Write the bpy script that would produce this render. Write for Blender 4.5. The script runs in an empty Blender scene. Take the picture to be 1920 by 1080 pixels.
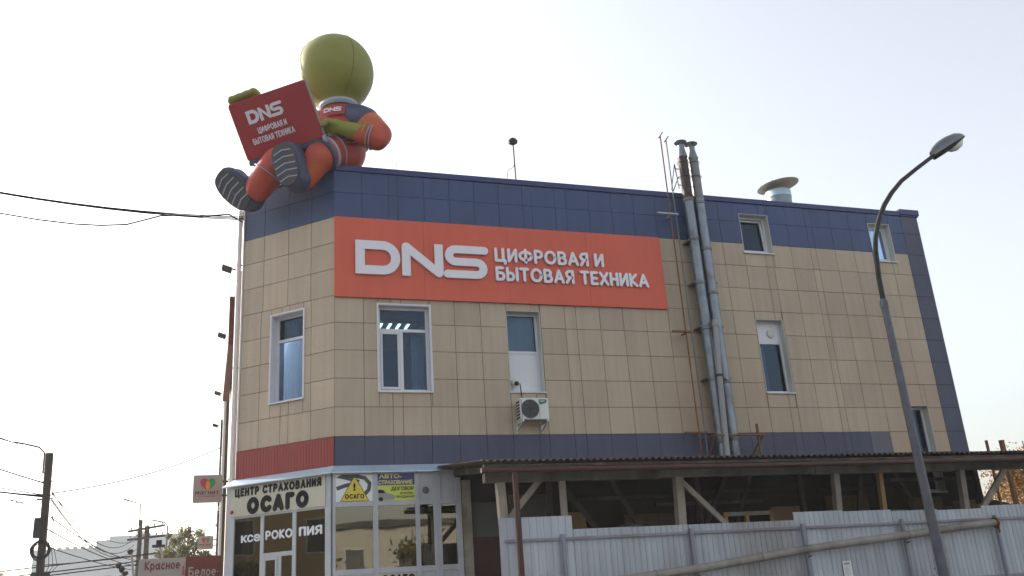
import bpy, bmesh, math, random
from mathutils import Vector as V, Matrix
R = math.radians
random.seed(7)
sc = bpy.context.scene
col = sc.collection

# ------------------------------------------------------------------ camera, world, sun, exposure
cam_d = bpy.data.cameras.new('camera'); cam = bpy.data.objects.new('camera', cam_d); col.objects.link(cam)
yaw, pit, rol = 0.33359, 0.33082, -0.06790
fw = V((math.sin(yaw)*math.cos(pit), math.cos(yaw)*math.cos(pit), math.sin(pit)))
rt = V((math.cos(yaw), -math.sin(yaw), 0)); up = rt.cross(fw)
r2 = rt*math.cos(rol)+up*math.sin(rol); u2 = up*math.cos(rol)-rt*math.sin(rol)
m = Matrix((r2, u2, -fw)).transposed().to_4x4(); m.translation = V((-2.425, -18.612, 1.608))
cam.matrix_world = m
cam_d.sensor_width = 36; cam_d.lens = 1705.74/1920*36; cam_d.clip_end = 3000; cam_d.clip_start = .1
sc.camera = cam

SUN_AZ, SUN_EL = R(-38), R(27)          # azimuth from +Y towards +X; behind the building, left
sd = V((math.sin(SUN_AZ)*math.cos(SUN_EL), math.cos(SUN_AZ)*math.cos(SUN_EL), math.sin(SUN_EL)))
w = bpy.data.worlds.new('World'); sc.world = w; w.use_nodes = True
nt = w.node_tree; bg = nt.nodes['Background']
sky = nt.nodes.new('ShaderNodeTexSky'); sky.sky_type = 'NISHITA'; sky.sun_disc = False
sky.sun_elevation = SUN_EL; sky.sun_rotation = SUN_AZ
sky.air_density = 1.3; sky.dust_density = 3.5; sky.ozone_density = 1.5; sky.altitude = 0
hs = nt.nodes.new('ShaderNodeHueSaturation'); hs.inputs['Saturation'].default_value = .36
nt.links.new(sky.outputs[0], hs.inputs['Color']); nt.links.new(hs.outputs[0], bg.inputs[0]); bg.inputs[1].default_value = .13
sun_d = bpy.data.lights.new('sun', 'SUN'); sun = bpy.data.objects.new('sun', sun_d); col.objects.link(sun)
sun_d.energy = 3.2; sun_d.angle = R(.6); sun_d.color = (1, .93, .82)
sun.rotation_euler = (-sd).to_track_quat('-Z', 'Y').to_euler(); sun.location = (-30, 40, 40)
sc.view_settings.view_transform = 'Standard'; sc.view_settings.look = 'None'
sc.view_settings.exposure = 1.24; sc.view_settings.gamma = 1; sc.view_settings.use_curve_mapping = False
sc.render.engine = 'CYCLES'
sc.cycles.max_bounces = 8; sc.cycles.transparent_max_bounces = 16

# ------------------------------------------------------------------ materials
def pm(name, c, rough=.6, metal=0, var=.12, scale=6., streak=0., bump=0., rnd=0., spec=.4, fine=0., fscale=220., stain=None):
    """procedural principled material: noise mottling, vertical streaks, per-piece variation, fine grain"""
    mt = bpy.data.materials.new(name); mt.use_nodes = True; n = mt.node_tree.nodes; l = mt.node_tree.links
    b = n['Principled BSDF']; b.inputs['Roughness'].default_value = rough; b.inputs['Metallic'].default_value = metal
    b.inputs['Specular IOR Level'].default_value = spec
    tc = n.new('ShaderNodeNewGeometry')
    def noise(sc_, mp=None, det=4):
        t = n.new('ShaderNodeTexNoise'); t.inputs['Scale'].default_value = sc_; t.inputs['Detail'].default_value = det
        if mp:
            q = n.new('ShaderNodeMapping'); q.inputs['Scale'].default_value = mp; l.new(tc.outputs['Position'], q.inputs[0]); l.new(q.outputs[0], t.inputs['Vector'])
        else: l.new(tc.outputs['Position'], t.inputs['Vector'])
        return t.outputs['Fac']
    def madd(a, k, add):
        q = n.new('ShaderNodeMath'); q.operation = 'MULTIPLY_ADD'; q.inputs[1].default_value = k; q.inputs[2].default_value = add
        l.new(a, q.inputs[0]); return q.outputs[0]
    def mul(a, b_):
        q = n.new('ShaderNodeMath'); q.operation = 'MULTIPLY'; l.new(a, q.inputs[0]); l.new(b_, q.inputs[1]); return q.outputs[0]
    f = madd(noise(scale), 2*var*1.6, 1-var*1.6)
    if streak: f = mul(f, madd(noise(1., (7, 7, .35)), 2*streak*1.5, 1-streak*1.5))
    if fine: f = mul(f, madd(noise(fscale, None, 1), 2*fine, 1-fine))
    if rnd:
        oi = n.new('ShaderNodeObjectInfo'); f = mul(f, madd(oi.outputs['Random'], 2*rnd, 1-rnd))
    vm = n.new('ShaderNodeVectorMath'); vm.operation = 'SCALE'; vm.inputs[0].default_value = c[:3]; l.new(f, vm.inputs['Scale'])
    outc = vm.outputs[0]
    if stain:
        sc_c, amt, ssc = stain
        ramp = n.new('ShaderNodeValToRGB'); ramp.color_ramp.elements[0].position = .52; ramp.color_ramp.elements[1].position = .68
        l.new(noise(1., (ssc, ssc, ssc*.5), 8), ramp.inputs[0])
        k = n.new('ShaderNodeMath'); k.operation = 'MULTIPLY'; k.inputs[1].default_value = amt; l.new(ramp.outputs[0], k.inputs[0])
        mx = n.new('ShaderNodeMix'); mx.data_type = 'RGBA'; l.new(k.outputs[0], mx.inputs['Factor']); l.new(outc, mx.inputs['A']); mx.inputs['B'].default_value = (*sc_c, 1)
        outc = mx.outputs['Result']
    l.new(outc, b.inputs['Base Color'])
    if bump:
        bp = n.new('ShaderNodeBump'); bp.inputs['Strength'].default_value = bump; bp.inputs['Distance'].default_value = .01
        l.new(noise(scale*4), bp.inputs['Height']); l.new(bp.outputs[0], b.inputs['Normal'])
    return mt

def glass_mat(name, tint=(.75, .82, .86), refl=.10, rough=.012, wav=.0, gcol=(.92, .96, 1)):
    mt = bpy.data.materials.new(name); mt.use_nodes = True; n = mt.node_tree.nodes; l = mt.node_tree.links
    n.remove(n['Principled BSDF']); out = n['Material Output']
    tr = n.new('ShaderNodeBsdfTransparent'); tr.inputs[0].default_value = (*tint, 1)
    gl = n.new('ShaderNodeBsdfGlossy'); gl.inputs['Roughness'].default_value = rough; gl.inputs[0].default_value = (*gcol, 1)
    fr = n.new('ShaderNodeFresnel'); fr.inputs[0].default_value = 1.5
    k = n.new('ShaderNodeMath'); k.operation = 'MULTIPLY_ADD'; k.inputs[1].default_value = 1-refl; k.inputs[2].default_value = refl; l.new(fr.outputs[0], k.inputs[0])
    mx = n.new('ShaderNodeMixShader'); l.new(k.outputs[0], mx.inputs[0]); l.new(tr.outputs[0], mx.inputs[1]); l.new(gl.outputs[0], mx.inputs[2]); l.new(mx.outputs[0], out.inputs[0])
    if wav:
        t = n.new('ShaderNodeTexNoise'); t.inputs['Scale'].default_value = 1.6; t.inputs['Detail'].default_value = 1
        tc = n.new('ShaderNodeTexCoord'); l.new(tc.outputs['Object'], t.inputs['Vector'])
        bp = n.new('ShaderNodeBump'); bp.inputs['Strength'].default_value = wav; bp.inputs['Distance'].default_value = .05; l.new(t.outputs['Fac'], bp.inputs['Height']); l.new(bp.outputs[0], gl.inputs['Normal']); 
    return mt

def emit_mat(name, c, s):
    mt = bpy.data.materials.new(name); mt.use_nodes = True; n = mt.node_tree.nodes
    b = n['Principled BSDF']; b.inputs['Base Color'].default_value = (*c, 1); b.inputs['Emission Color'].default_value = (*c, 1); b.inputs['Emission Strength'].default_value = s
    return mt

def leaf_mat(name, c1, c2, c3=None):
    mt = bpy.data.materials.new(name); mt.use_nodes = True; n = mt.node_tree.nodes; l = mt.node_tree.links
    b = n['Principled BSDF']; b.inputs['Roughness'].default_value = .55
    g = n.new('ShaderNodeNewGeometry'); rp = n.new('ShaderNodeValToRGB'); e = rp.color_ramp.elements
    e[0].color = (*c1, 1); e[1].color = (*c2, 1)
    if c3: q = e.new(.8); q.color = (*c3, 1)
    l.new(g.outputs['Random Per Island'], rp.inputs[0]); l.new(rp.outputs[0], b.inputs['Base Color'])
    tl = n.new('ShaderNodeBsdfTranslucent'); l.new(rp.outputs[0], tl.inputs[0])
    mx = n.new('ShaderNodeMixShader'); mx.inputs[0].default_value = .45; l.new(b.outputs[0], mx.inputs[1]); l.new(tl.outputs[0], mx.inputs[2]); l.new(mx.outputs[0], n['Material Output'].inputs[0])
    return mt

M = {}
M['beige'] = pm('beige_panel', (.415, .334, .248), .6, 0, .10, .55, .11, .12, .075, fine=.18, fscale=50, stain=((.385, .27, .19), .6, .22))
M['blue'] = pm('blue_panel', (.032, .060, .150), .5, 0, .16, .5, .14, .15, .05, fine=.14, fscale=60)
M['bluelow'] = pm('lower_blue_panel', (.048, .054, .10), .5, 0, .16, .5, .14, .12, .05, fine=.16, fscale=55)
M['bluegrey'] = pm('grey_blue_panel', (.10, .10, .13), .5, 0, .10, 2, .08, .1, .05, fine=.12, fscale=60)
M['coping'] = pm('coping_blue', (.020, .030, .13), .42, 0, .18, .8, .10)
M['joint'] = pm('joint_dark', (.07, .052, .038), .9, 0, .2, 4)
M['red'] = pm('red_metal', (.255, .027, .025), .45, 0, .10, 2, .10, fine=.08)
M['orange'] = pm('sign_orange', (.60, .098, .052), .5, 0, .07, .35, .05, fine=.07, fscale=40)
M['letter'] = pm('letter_white', (.72, .70, .76), .45, 0, .03, 3, 0)
M['letter_side'] = M['letter']
M['pvc'] = pm('white_pvc', (.60, .60, .645), .38, 0, .05, 3, .06)
M['pvc2'] = pm('white_pvc_old', (.42, .435, .475), .42, 0, .08, 3, .10, stain=((.25, .23, .20), .35, 1.4))
M['reveal'] = pm('reveal_metal', (.50, .51, .47), .5, 0, .06, 2, .06)
M['panelw'] = pm('white_panel', (.64, .64, .68), .45, 0, .05, 2, .05)
M['glass'] = glass_mat('window_glass', (.40, .52, .62), .05, gcol=(.27, .38, .54))
M['shopglass'] = glass_mat('shop_glass', (.45, .45, .40), .10, .012, .025, (.85, .80, .66))
M['curtain'] = pm('curtain_cloth', (.34, .37, .42), .9, 0, .08, 6)
M['blind'] = pm('blind_cloth', (.60, .62, .62), .9, 0, .06, 4)
M['room'] = pm('room_wall', (.16, .16, .16), .8, 0, .08, 1)
M['roomdark'] = pm('room_dark', (.10, .10, .10), .8, 0, .1, 1)
M['lit'] = emit_mat('tube_light', (.75, 1, .92), 1.7)
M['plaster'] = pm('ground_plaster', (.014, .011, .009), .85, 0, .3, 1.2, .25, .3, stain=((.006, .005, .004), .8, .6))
M['roof'] = pm('roof_felt', (.08, .08, .085), .9, 0, .2, 2)
M['galv'] = pm('galvanised', (.19, .215, .25), .40, .75, .16, 5, .12, .08, stain=((.07, .075, .085), .75, 3))
M['galvold'] = pm('galvanised_old', (.17, .17, .18), .5, .6, .22, 5, .2, .1, stain=((.16, .11, .08), .5, 2.5))
M['rustbrown'] = pm('stack_brown', (.055, .036, .032), .6, .3, .25, 5, .2, .1)
M['rust'] = pm('rust', (.18, .085, .04), .85, .1, .35, 8, .2, .3)
M['redpaint'] = pm('red_brown_paint', (.055, .016, .012), .55, 0, .25, 6, .2, .1)
M['black'] = pm('black_plastic', (.018, .018, .02), .5, 0, .2, 6)
M['iron'] = pm('dark_iron', (.05, .045, .04), .6, .4, .25, 6)
M['cable'] = pm('black_cable', (.008, .007, .007), .9, 0, .2, 6, spec=.05)
M['cablegrey'] = pm('grey_cable', (.035, .032, .03), .9, 0, .2, 6, spec=.05)
M['rope'] = pm('thin_rope', (.45, .45, .45), .7, 0, .1, 6)
M['slate'] = pm('slate_sheet', (.075, .05, .042), .9, 0, .3, 3, .2, .3, .12, stain=((.06, .05, .045), .6, 1.5))
M['wood'] = pm('weathered_wood', (.30, .26, .215), .85, 0, .22, 5, .25, .3, .10, stain=((.12, .095, .07), .5, 2.2))
M['woodwarm'] = pm('warm_wood', (.32, .19, .09), .8, 0, .22, 5, .25, .3, .12)
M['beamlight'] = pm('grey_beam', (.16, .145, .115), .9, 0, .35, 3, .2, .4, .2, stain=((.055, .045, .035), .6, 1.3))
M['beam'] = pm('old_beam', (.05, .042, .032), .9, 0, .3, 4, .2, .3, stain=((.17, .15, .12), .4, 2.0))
M['ply'] = pm('plywood', (.11, .07, .035), .85, 0, .25, 2, .3, .1, .15)
M['fence'] = pm('fence_sheet', (.35, .37, .41), .45, .15, .14, .9, .22, .25, .09, stain=((.21, .195, .19), .75, .8))
M['fencepost'] = pm('fence_post', (.22, .23, .29), .5, .1, .12, 4, .12, stain=((.16, .10, .07), .4, 3))
M['rail'] = pm('fence_rail', (.22, .22, .27), .5, .1, .12, 3, .1, stain=((.15, .07, .045), .6, 1.2))
M['lagging'] = pm('pipe_lagging', (.26, .235, .205), .8, 0, .28, 4, .1, .4, stain=((.11, .09, .07), .6, 2))
M['lamp'] = pm('lamp_grey', (.095, .10, .12), .55, .1, .3, 4, .3)
M['lampdark'] = pm('lamp_arm', (.014, .014, .015), .5, .0, .15, 6, spec=.25)
M['alu'] = pm('lamp_alu', (.15, .155, .165), .33, .8, .1, 6)
M['diff'] = pm('lamp_diffuser', (.70, .70, .66), .25, 0, .04, 4)
M['acwhite'] = pm('ac_casing', (.62, .62, .58), .45, 0, .06, 4, .08)
M['acgrille'] = pm('ac_grille', (.10, .10, .11), .5, 0, .1, 9)
M['green'] = pm('badge_green', (.015, .16, .075), .4, 0, .05, 4)
M['eave'] = pm('eave_flashing', (.40, .50, .60), .4, .3, .08, 2, .08)
M['cream'] = pm('sign_cream', (.47, .45, .36), .5, 0, .05, 1.5, .05, stain=((.40, .36, .27), .35, .8))
M['ink'] = pm('ink_black', (.010, .010, .012), .6, 0, .1, 4, spec=.15)
M['vinyl'] = pm('vinyl_white', (.66, .68, .74), .45, 0, .05, 4)
M['yellow'] = pm('sign_yellow', (.62, .48, .05), .5, 0, .05, 3)
M['navy'] = pm('sign_navy', (.035, .045, .17), .5, 0, .06, 3)
M['yellowtxt'] = pm('text_yellow', (.66, .58, .16), .5, 0, .05, 3)
M['lime'] = pm('sign_lime', (.55, .58, .10), .5, 0, .05, 3)
M['road'] = pm('road_print', (.06, .06, .065), .5, 0, .05, 3)
M['whitep'] = pm('white_print', (.68, .68, .68), .5, 0, .04, 3)
M['pinkw'] = pm('pale_pink_sign', (.29, .25, .255), .45, 0, .05, 2)
M['crimson'] = pm('logo_crimson', (.30, .035, .08), .45, 0, .03, 3)
M['lgreen'] = pm('logo_green', (.02, .22, .06), .45, 0, .03, 3)
M['lorange'] = pm('logo_orange', (.60, .18, .03), .45, 0, .03, 3)
M['winered'] = pm('wine_red_text', (.13, .014, .022), .45, 0, .03, 3)
M['winetxt'] = pm('wine_text', (.10, .012, .035), .45, 0, .03, 3)
M['kgrey'] = pm('pale_grey_sign', (.27, .27, .28), .5, 0, .06, 2, .06)
M['kred'] = pm('wine_red_sign', (.10, .015, .014), .5, 0, .06, 2, .06)
M['concrete'] = pm('pole_concrete', (.045, .042, .038), .85, 0, .2, 5, .2, .2)
M['timber'] = pm('pole_timber', (.075, .062, .05), .85, 0, .2, 5, .25, .2)
M['insul'] = pm('insulator', (.30, .30, .30), .3, 0, .05, 5)
M['asphalt'] = pm('asphalt', (.055, .055, .058), .9, 0, .25, .6, 0, .3)
M['paving'] = pm('paving', (.24, .23, .215), .85, 0, .15, 1.5, 0, .2)
M['farwall'] = pm('far_wall', (.78, .78, .77), .85, 0, .05, .15, .05, stain=((.66, .64, .61), .4, .06))
M['ochre'] = pm('ochre_wall', (.50, .36, .18), .85, 0, .10, .4, .08)
M['ochre2'] = pm('grey_block_wall', (.45, .43, .40), .85, 0, .10, .4, .08)
M['bark'] = pm('bark', (.09, .07, .05), .9, 0, .3, 8, 0, .4)
M['leafgreen'] = leaf_mat('leaf_green', (.045, .065, .015), (.11, .12, .03), (.16, .13, .035))
M['leafgold'] = leaf_mat('leaf_gold', (.22, .12, .02), (.42, .24, .04), (.30, .14, .03))
M['leaftan'] = leaf_mat('leaf_tan', (.16, .10, .05), (.30, .20, .10))
M['skin'] = pm('inflatable_green', (.215, .215, .034), .5, 0, .10, 1.2, 0, .55, fine=.06)
M['suit'] = pm('inflatable_orange', (.42, .050, .028), .5, 0, .14, 1.1, 0, .6, fine=.06, stain=((.52, .16, .03), .7, .9))
M['seam'] = pm('inflatable_seam', (.13, .13, .022), .6, 0, .05, 2)
M['boot'] = pm('inflatable_navy', (.045, .055, .11), .5, 0, .14, 1.5, 0, .5, fine=.06)
M['tread'] = pm('inflatable_grey', (.33, .35, .43), .5, 0, .05, 2)
M['laptop'] = pm('laptop_red', (.35, .030, .040), .5, 0, .12, .9, 0, .25, fine=.06)
M['key'] = pm('laptop_dark', (.05, .05, .065), .5, 0, .1, 3)

# ------------------------------------------------------------------ mesh helpers
class Fr:                                   # a wall frame: s to the right, d outwards, z up
    def __init__(s, O, U, N): s.O = V(O); s.U = V(U).normalized(); s.N = V(N).normalized()
    def p(s, a, d, z): return s.O+s.U*a+s.N*d+V((0, 0, z))
FF = Fr((0, 0, 0), (1, 0, 0), (0, -1, 0))
FC = Fr((-1.83, 1.75, 0), (.7227, -.6911, 0), (-.6911, -.7227, 0))
FS = Fr((-1.83, 32, 0), (0, -1, 0), (-1, 0, 0))
CL = 2.532

class MB:
    def __init__(s): s.v = []; s.f = []; s.smooth = False
    def add(s, vs, fs):
        b = len(s.v); s.v += [V(q) for q in vs]; s.f += [tuple(b+i for i in f) for f in fs]; return s
    def hexa(s, c): return s.add(c, [(0, 3, 2, 1), (4, 5, 6, 7), (0, 1, 5, 4), (1, 2, 6, 5), (2, 3, 7, 6), (3, 0, 4, 7)])
    def box(s, x0, x1, y0, y1, z0, z1):
        return s.hexa([(x0, y0, z0), (x1, y0, z0), (x1, y1, z0), (x0, y1, z0), (x0, y0, z1), (x1, y0, z1), (x1, y1, z1), (x0, y1, z1)])
    def fbox(s, fr, a0, a1, d0, d1, z0, z1):
        return s.hexa([fr.p(a0, d1, z0), fr.p(a1, d1, z0), fr.p(a1, d0, z0), fr.p(a0, d0, z0), fr.p(a0, d1, z1), fr.p(a1, d1, z1), fr.p(a1, d0, z1), fr.p(a0, d0, z1)])
    def bar(s, a, b, w, h=None, upv=(0, 0, 1)):
        a, b = V(a), V(b); h = h or w; t = (b-a).normalized(); x = t.cross(V(upv))
        if x.length < 1e-3: x = t.cross(V((1, 0, 0)))
        x.normalize(); y = x.cross(t); x *= w/2; y *= h/2
        return s.hexa([a-x-y, a+x-y, a+x+y, a-x+y, b-x-y, b+x-y, b+x+y, b-x+y])
    def tube(s, pts, rad, n=10, cap=True):
        pts = [V(q) for q in pts]; rad = rad if isinstance(rad, (list, tuple)) else [rad]*len(pts)
        b = len(s.v); up_ = None
        for i, q in enumerate(pts):
            t = (pts[min(i+1, len(pts)-1)]-pts[max(i-1, 0)]).normalized()
            if up_ is None:
                up_ = t.cross(V((0, 0, 1)))
                if up_.length < .02: up_ = V((1, 0, 0))
            x = (up_-t*up_.dot(t)).normalized(); up_ = x; y = t.cross(x)
            for k in range(n):
                an = 2*math.pi*k/n; s.v.append(q+(x*math.cos(an)+y*math.sin(an))*rad[i])
        for i in range(len(pts)-1):
            for k in range(n):
                k2 = (k+1) % n; s.f.append((b+i*n+k, b+i*n+k2, b+(i+1)*n+k2, b+(i+1)*n+k))
        if cap: s.f.append(tuple(b+k for k in range(n))[::-1]); s.f.append(tuple(b+(len(pts)-1)*n+k for k in range(n)))
        s.smooth = True; return s
    def lathe(s, c, prof, n=24, ax=(0, 0, 1)):
        c = V(c); ax = V(ax).normalized(); q = ax.to_track_quat('Z', 'Y').to_matrix()
        b = len(s.v)
        for r, z in prof:
            for k in range(n):
                an = 2*math.pi*k/n; s.v.append(c+q@V((r*math.cos(an), r*math.sin(an), z)))
        for i in range(len(prof)-1):
            for k in range(n):
                k2 = (k+1) % n; s.f.append((b+i*n+k, b+i*n+k2, b+(i+1)*n+k2, b+(i+1)*n+k))
        if prof[0][0] > 1e-4: s.f.append(tuple(b+k for k in range(n))[::-1])
        if prof[-1][0] > 1e-4: s.f.append(tuple(b+(len(prof)-1)*n+k for k in range(n)))
        s.smooth = True; return s
    def prism(s, pts, fn, d0, d1):           # polygon in a plane, fn(a, b, d) -> point
        n = len(pts); b = len(s.v)
        s.v += [fn(a, q, d0) for a, q in pts]+[fn(a, q, d1) for a, q in pts]
        s.f.append(tuple(b+i for i in range(n))[::-1]); s.f.append(tuple(b+n+i for i in range(n)))
        s.f += [(b+i, b+(i+1) % n, b+n+(i+1) % n, b+n+i) for i in range(n)]; return s
    def build(s, name, mt, parent=None, bevel=0, smooth=None, merge=False, loc=None):
        org = base(parent) if parent else V(loc or (0, 0, 0))
        me = bpy.data.meshes.new(name); me.from_pydata([tuple(q-org) for q in s.v], [], s.f)
        bm = bmesh.new(); bm.from_mesh(me)
        if merge: bmesh.ops.remove_doubles(bm, verts=bm.verts, dist=1e-5)
        if bevel:
            bmesh.ops.remove_doubles(bm, verts=bm.verts, dist=1e-6)
            bmesh.ops.bevel(bm, geom=[e for e in bm.edges], offset=bevel, segments=1, affect='EDGES', clamp_overlap=True)
        bmesh.ops.recalc_face_normals(bm, faces=bm.faces)
        if smooth if smooth is not None else s.smooth:
            for f in bm.faces: f.smooth = True
            for e in bm.edges:
                if len(e.link_faces) == 2 and e.calc_face_angle(0) > R(38): e.smooth = False
        bm.to_mesh(me); bm.free(); me.materials.append(M[mt] if isinstance(mt, str) else mt)
        o = bpy.data.objects.new(name, me); col.objects.link(o)
        if parent: o.parent = parent
        else: o.location = org
        return o

BASE = {}
def base(o):
    q = V((0, 0, 0))
    while o is not None: q += BASE.get(o.name, V(o.location)); o = o.parent
    return q
def thing(name, label, cat, loc=(0, 0, 0), group=None):
    o = bpy.data.objects.new(name, None); col.objects.link(o); o.location = loc; o.empty_display_size = .2
    return tag(o, label, cat, group)
def tag(o, label, cat, group=None):
    o['label'] = label; o['category'] = cat
    if group: o['group'] = group
    return o
def struct(o, label=None): o['kind'] = 'structure'; return o

def text_mesh(s, bold=.0):
    c = bpy.data.curves.new('txt', 'FONT'); c.body = s; c.offset = bold; c.resolution_u = 3
    o = bpy.data.objects.new('txt', c); col.objects.link(o); bpy.context.view_layer.update()
    me = bpy.data.meshes.new_from_object(o.evaluated_get(bpy.context.evaluated_depsgraph_get()))
    vs = [(q.co.x, q.co.y) for q in me.vertices]; fs = [tuple(p.vertices) for p in me.polygons]
    bpy.data.objects.remove(o); bpy.data.curves.remove(c); bpy.data.meshes.remove(me)
    return vs, fs
def text_parts(s, fn, a0, a1, b0, b1, d0, d1, mt, parent, name='letter', bold=.02, split=False, shear=0):
    """lettering fitted to the box a0..a1, b0..b1 of a plane, extruded from d0 to d1"""
    vs, fs = text_mesh(s, bold)
    xs = [q[0] for q in vs]; ys = [q[1] for q in vs]; x0, x1, y0, y1 = min(xs), max(xs), min(ys), max(ys)
    P = [(a0+(x-x0)/(x1-x0)*(a1-a0), b0+(y-y0)/(y1-y0)*(b1-b0)) for x, y in vs]
    par = list(range(len(P)))
    # merge coincident points, find islands
    key = {}; ids = []
    for x, y in vs:
        k = (round(x, 4), round(y, 4)); key.setdefault(k, len(key)); ids.append(key[k])
    par = list(range(len(key)))
    def find(i):
        while par[i] != i: par[i] = par[par[i]]; i = par[i]
        return i
    for f in fs:
        for i in f[1:]: par[find(ids[i])] = find(ids[f[0]])
    groups = {}
    for f in fs: groups.setdefault(find(ids[f[0]]) if split else 0, []).append(f)
    res = []
    for gf in groups.values():
        mb = MB(); mp = {}; P2 = []
        F2 = []
        for f in gf:
            q = []
            for i in f:
                k = ids[i]
                if k not in mp: mp[k] = len(P2); P2.append(P[i])
                q.append(mp[k])
            if len(set(q)) > 2: F2.append(q)
        n = len(P2); ed = {}
        for f in F2:
            for i in range(len(f)): e = (f[i], f[(i+1) % len(f)]); ed[e] = 1
        side = [(a, b) for a, b in ed if (b, a) not in ed]
        mb.v = [fn(a, b, d0) for a, b in P2]+[fn(a, b, d1) for a, b in P2]
        mb.f = [tuple(n+i for i in f) for f in F2]+[tuple(reversed(f)) for f in F2]+[(a, b, n+b, n+a) for a, b in side]
        res.append(mb.build(name, mt, parent, smooth=False))
    return res

def ribbon(pts, wd, closed=False):
    """outline quads of a thick 2d line with mitred joints -> list of polygons"""
    n = len(pts); L, Rr = [], []
    for i in range(n):
        p0 = pts[i-1] if (i or closed) else None; p1 = pts[(i+1) % n] if (i < n-1 or closed) else None
        def nm(a, b): dx, dy = b[0]-a[0], b[1]-a[1]; q = math.hypot(dx, dy); return (-dy/q, dx/q)
        ns = ([nm(p0, pts[i])] if p0 else [])+([nm(pts[i], p1)] if p1 else [])
        nx = sum(q[0] for q in ns)/len(ns); ny = sum(q[1] for q in ns)/len(ns); ln = nx*nx+ny*ny
        nx, ny = nx/ln*wd/2, ny/ln*wd/2
        L.append((pts[i][0]+nx, pts[i][1]+ny)); Rr.append((pts[i][0]-nx, pts[i][1]-ny))
    return L, Rr
def ribbon_solid(mb, pts, wd, fn, d0, d1, closed=False):
    L, Rr = ribbon(pts, wd, closed); n = len(pts); b = len(mb.v)
    mb.v += [fn(*q, d0) for q in L]+[fn(*q, d0) for q in Rr]+[fn(*q, d1) for q in L]+[fn(*q, d1) for q in Rr]
    for i in range(n if closed else n-1):
        j = (i+1) % n
        mb.f += [(b+2*n+i, b+2*n+j, b+3*n+j, b+3*n+i), (b+i, b+n+i, b+n+j, b+j), (b+i, b+j, b+2*n+j, b+2*n+i), (b+n+i, b+3*n+i, b+3*n+j, b+n+j)]
    if not closed:
        for i in (0, n-1): mb.f.append((b+i, b+2*n+i, b+3*n+i, b+n+i))
def arc(cx, cy, r, a0, a1, n=8): return [(cx+r*math.cos(R(a0+(a1-a0)*i/n)), cy+r*math.sin(R(a0+(a1-a0)*i/n))) for i in range(n+1)]
def dns(fn, a0, a1, b0, b1, d0, d1, mt, parent):
    """the three wide letters D, N, S of the logo"""
    h = b1-b0; W = a1-a0; k = h/.78; t = .20*k
    D = (a0, a0+W*.329); N = (a0+W*.343, a0+W*.656); S = (a0+W*.672, a1)
    mb = MB(); x0, x1 = D[0]+t/2, D[1]-t/2; z0, z1 = b0+t/2, b1-t/2; r = (z1-z0)/2*.98
    ribbon_solid(mb, [(x0, z1), (x0, z0)]+arc(x1-r, z0+r, r, -90, 0)+arc(x1-r, z1-r, r, 0, 90), t, fn, d0, d1, True); mb.build('letter', mt, parent)
    mb = MB(); x0, x1 = N; q = .10*k
    pts = [(x0, b0), (x0+t*.95, b0), (x0+t*.95, b0+h*.62)]+[(x1-q*1.5, b0+q*.12)]+arc(x1-q, b0+q, q, -95, 0, 5)+[(x1, b1), (x1-t*.95, b1), (x1-t*.95, b0+h*.36)]+[(x0+q*1.5, b1-q*.12)]+arc(x0+q, b1-q, q, 85, 180, 5)
    mb.prism(pts, fn, d0, d1); mb.build('letter', mt, parent)
    mb = MB(); x0, x1 = S[0], S[1]; ht = .185*k; r = (h-ht)/4; z0 = b0+ht/2; z1 = b1-ht/2
    path = [(x1-.05*k, z1), (x0+r+ht/2, z1)]+arc(x0+r+ht/2, z1-r, r, 90, 270)[1:]+[(x1-r-ht/2, z1-2*r)]+arc(x1-r-ht/2, z0+r, r, 90, -90)[1:]+[(x0+.05*k, z0)]
    ribbon_solid(mb, path, ht, fn, d0, d1)
    for cx, cz, a in ((x1-.05*k, z1, -90), (x0+.05*k, z0, 90)): mb.prism(arc(cx, cz, ht/2, a, a+180, 8), fn, d0, d1)
    mb.build('letter', mt, parent)

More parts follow.
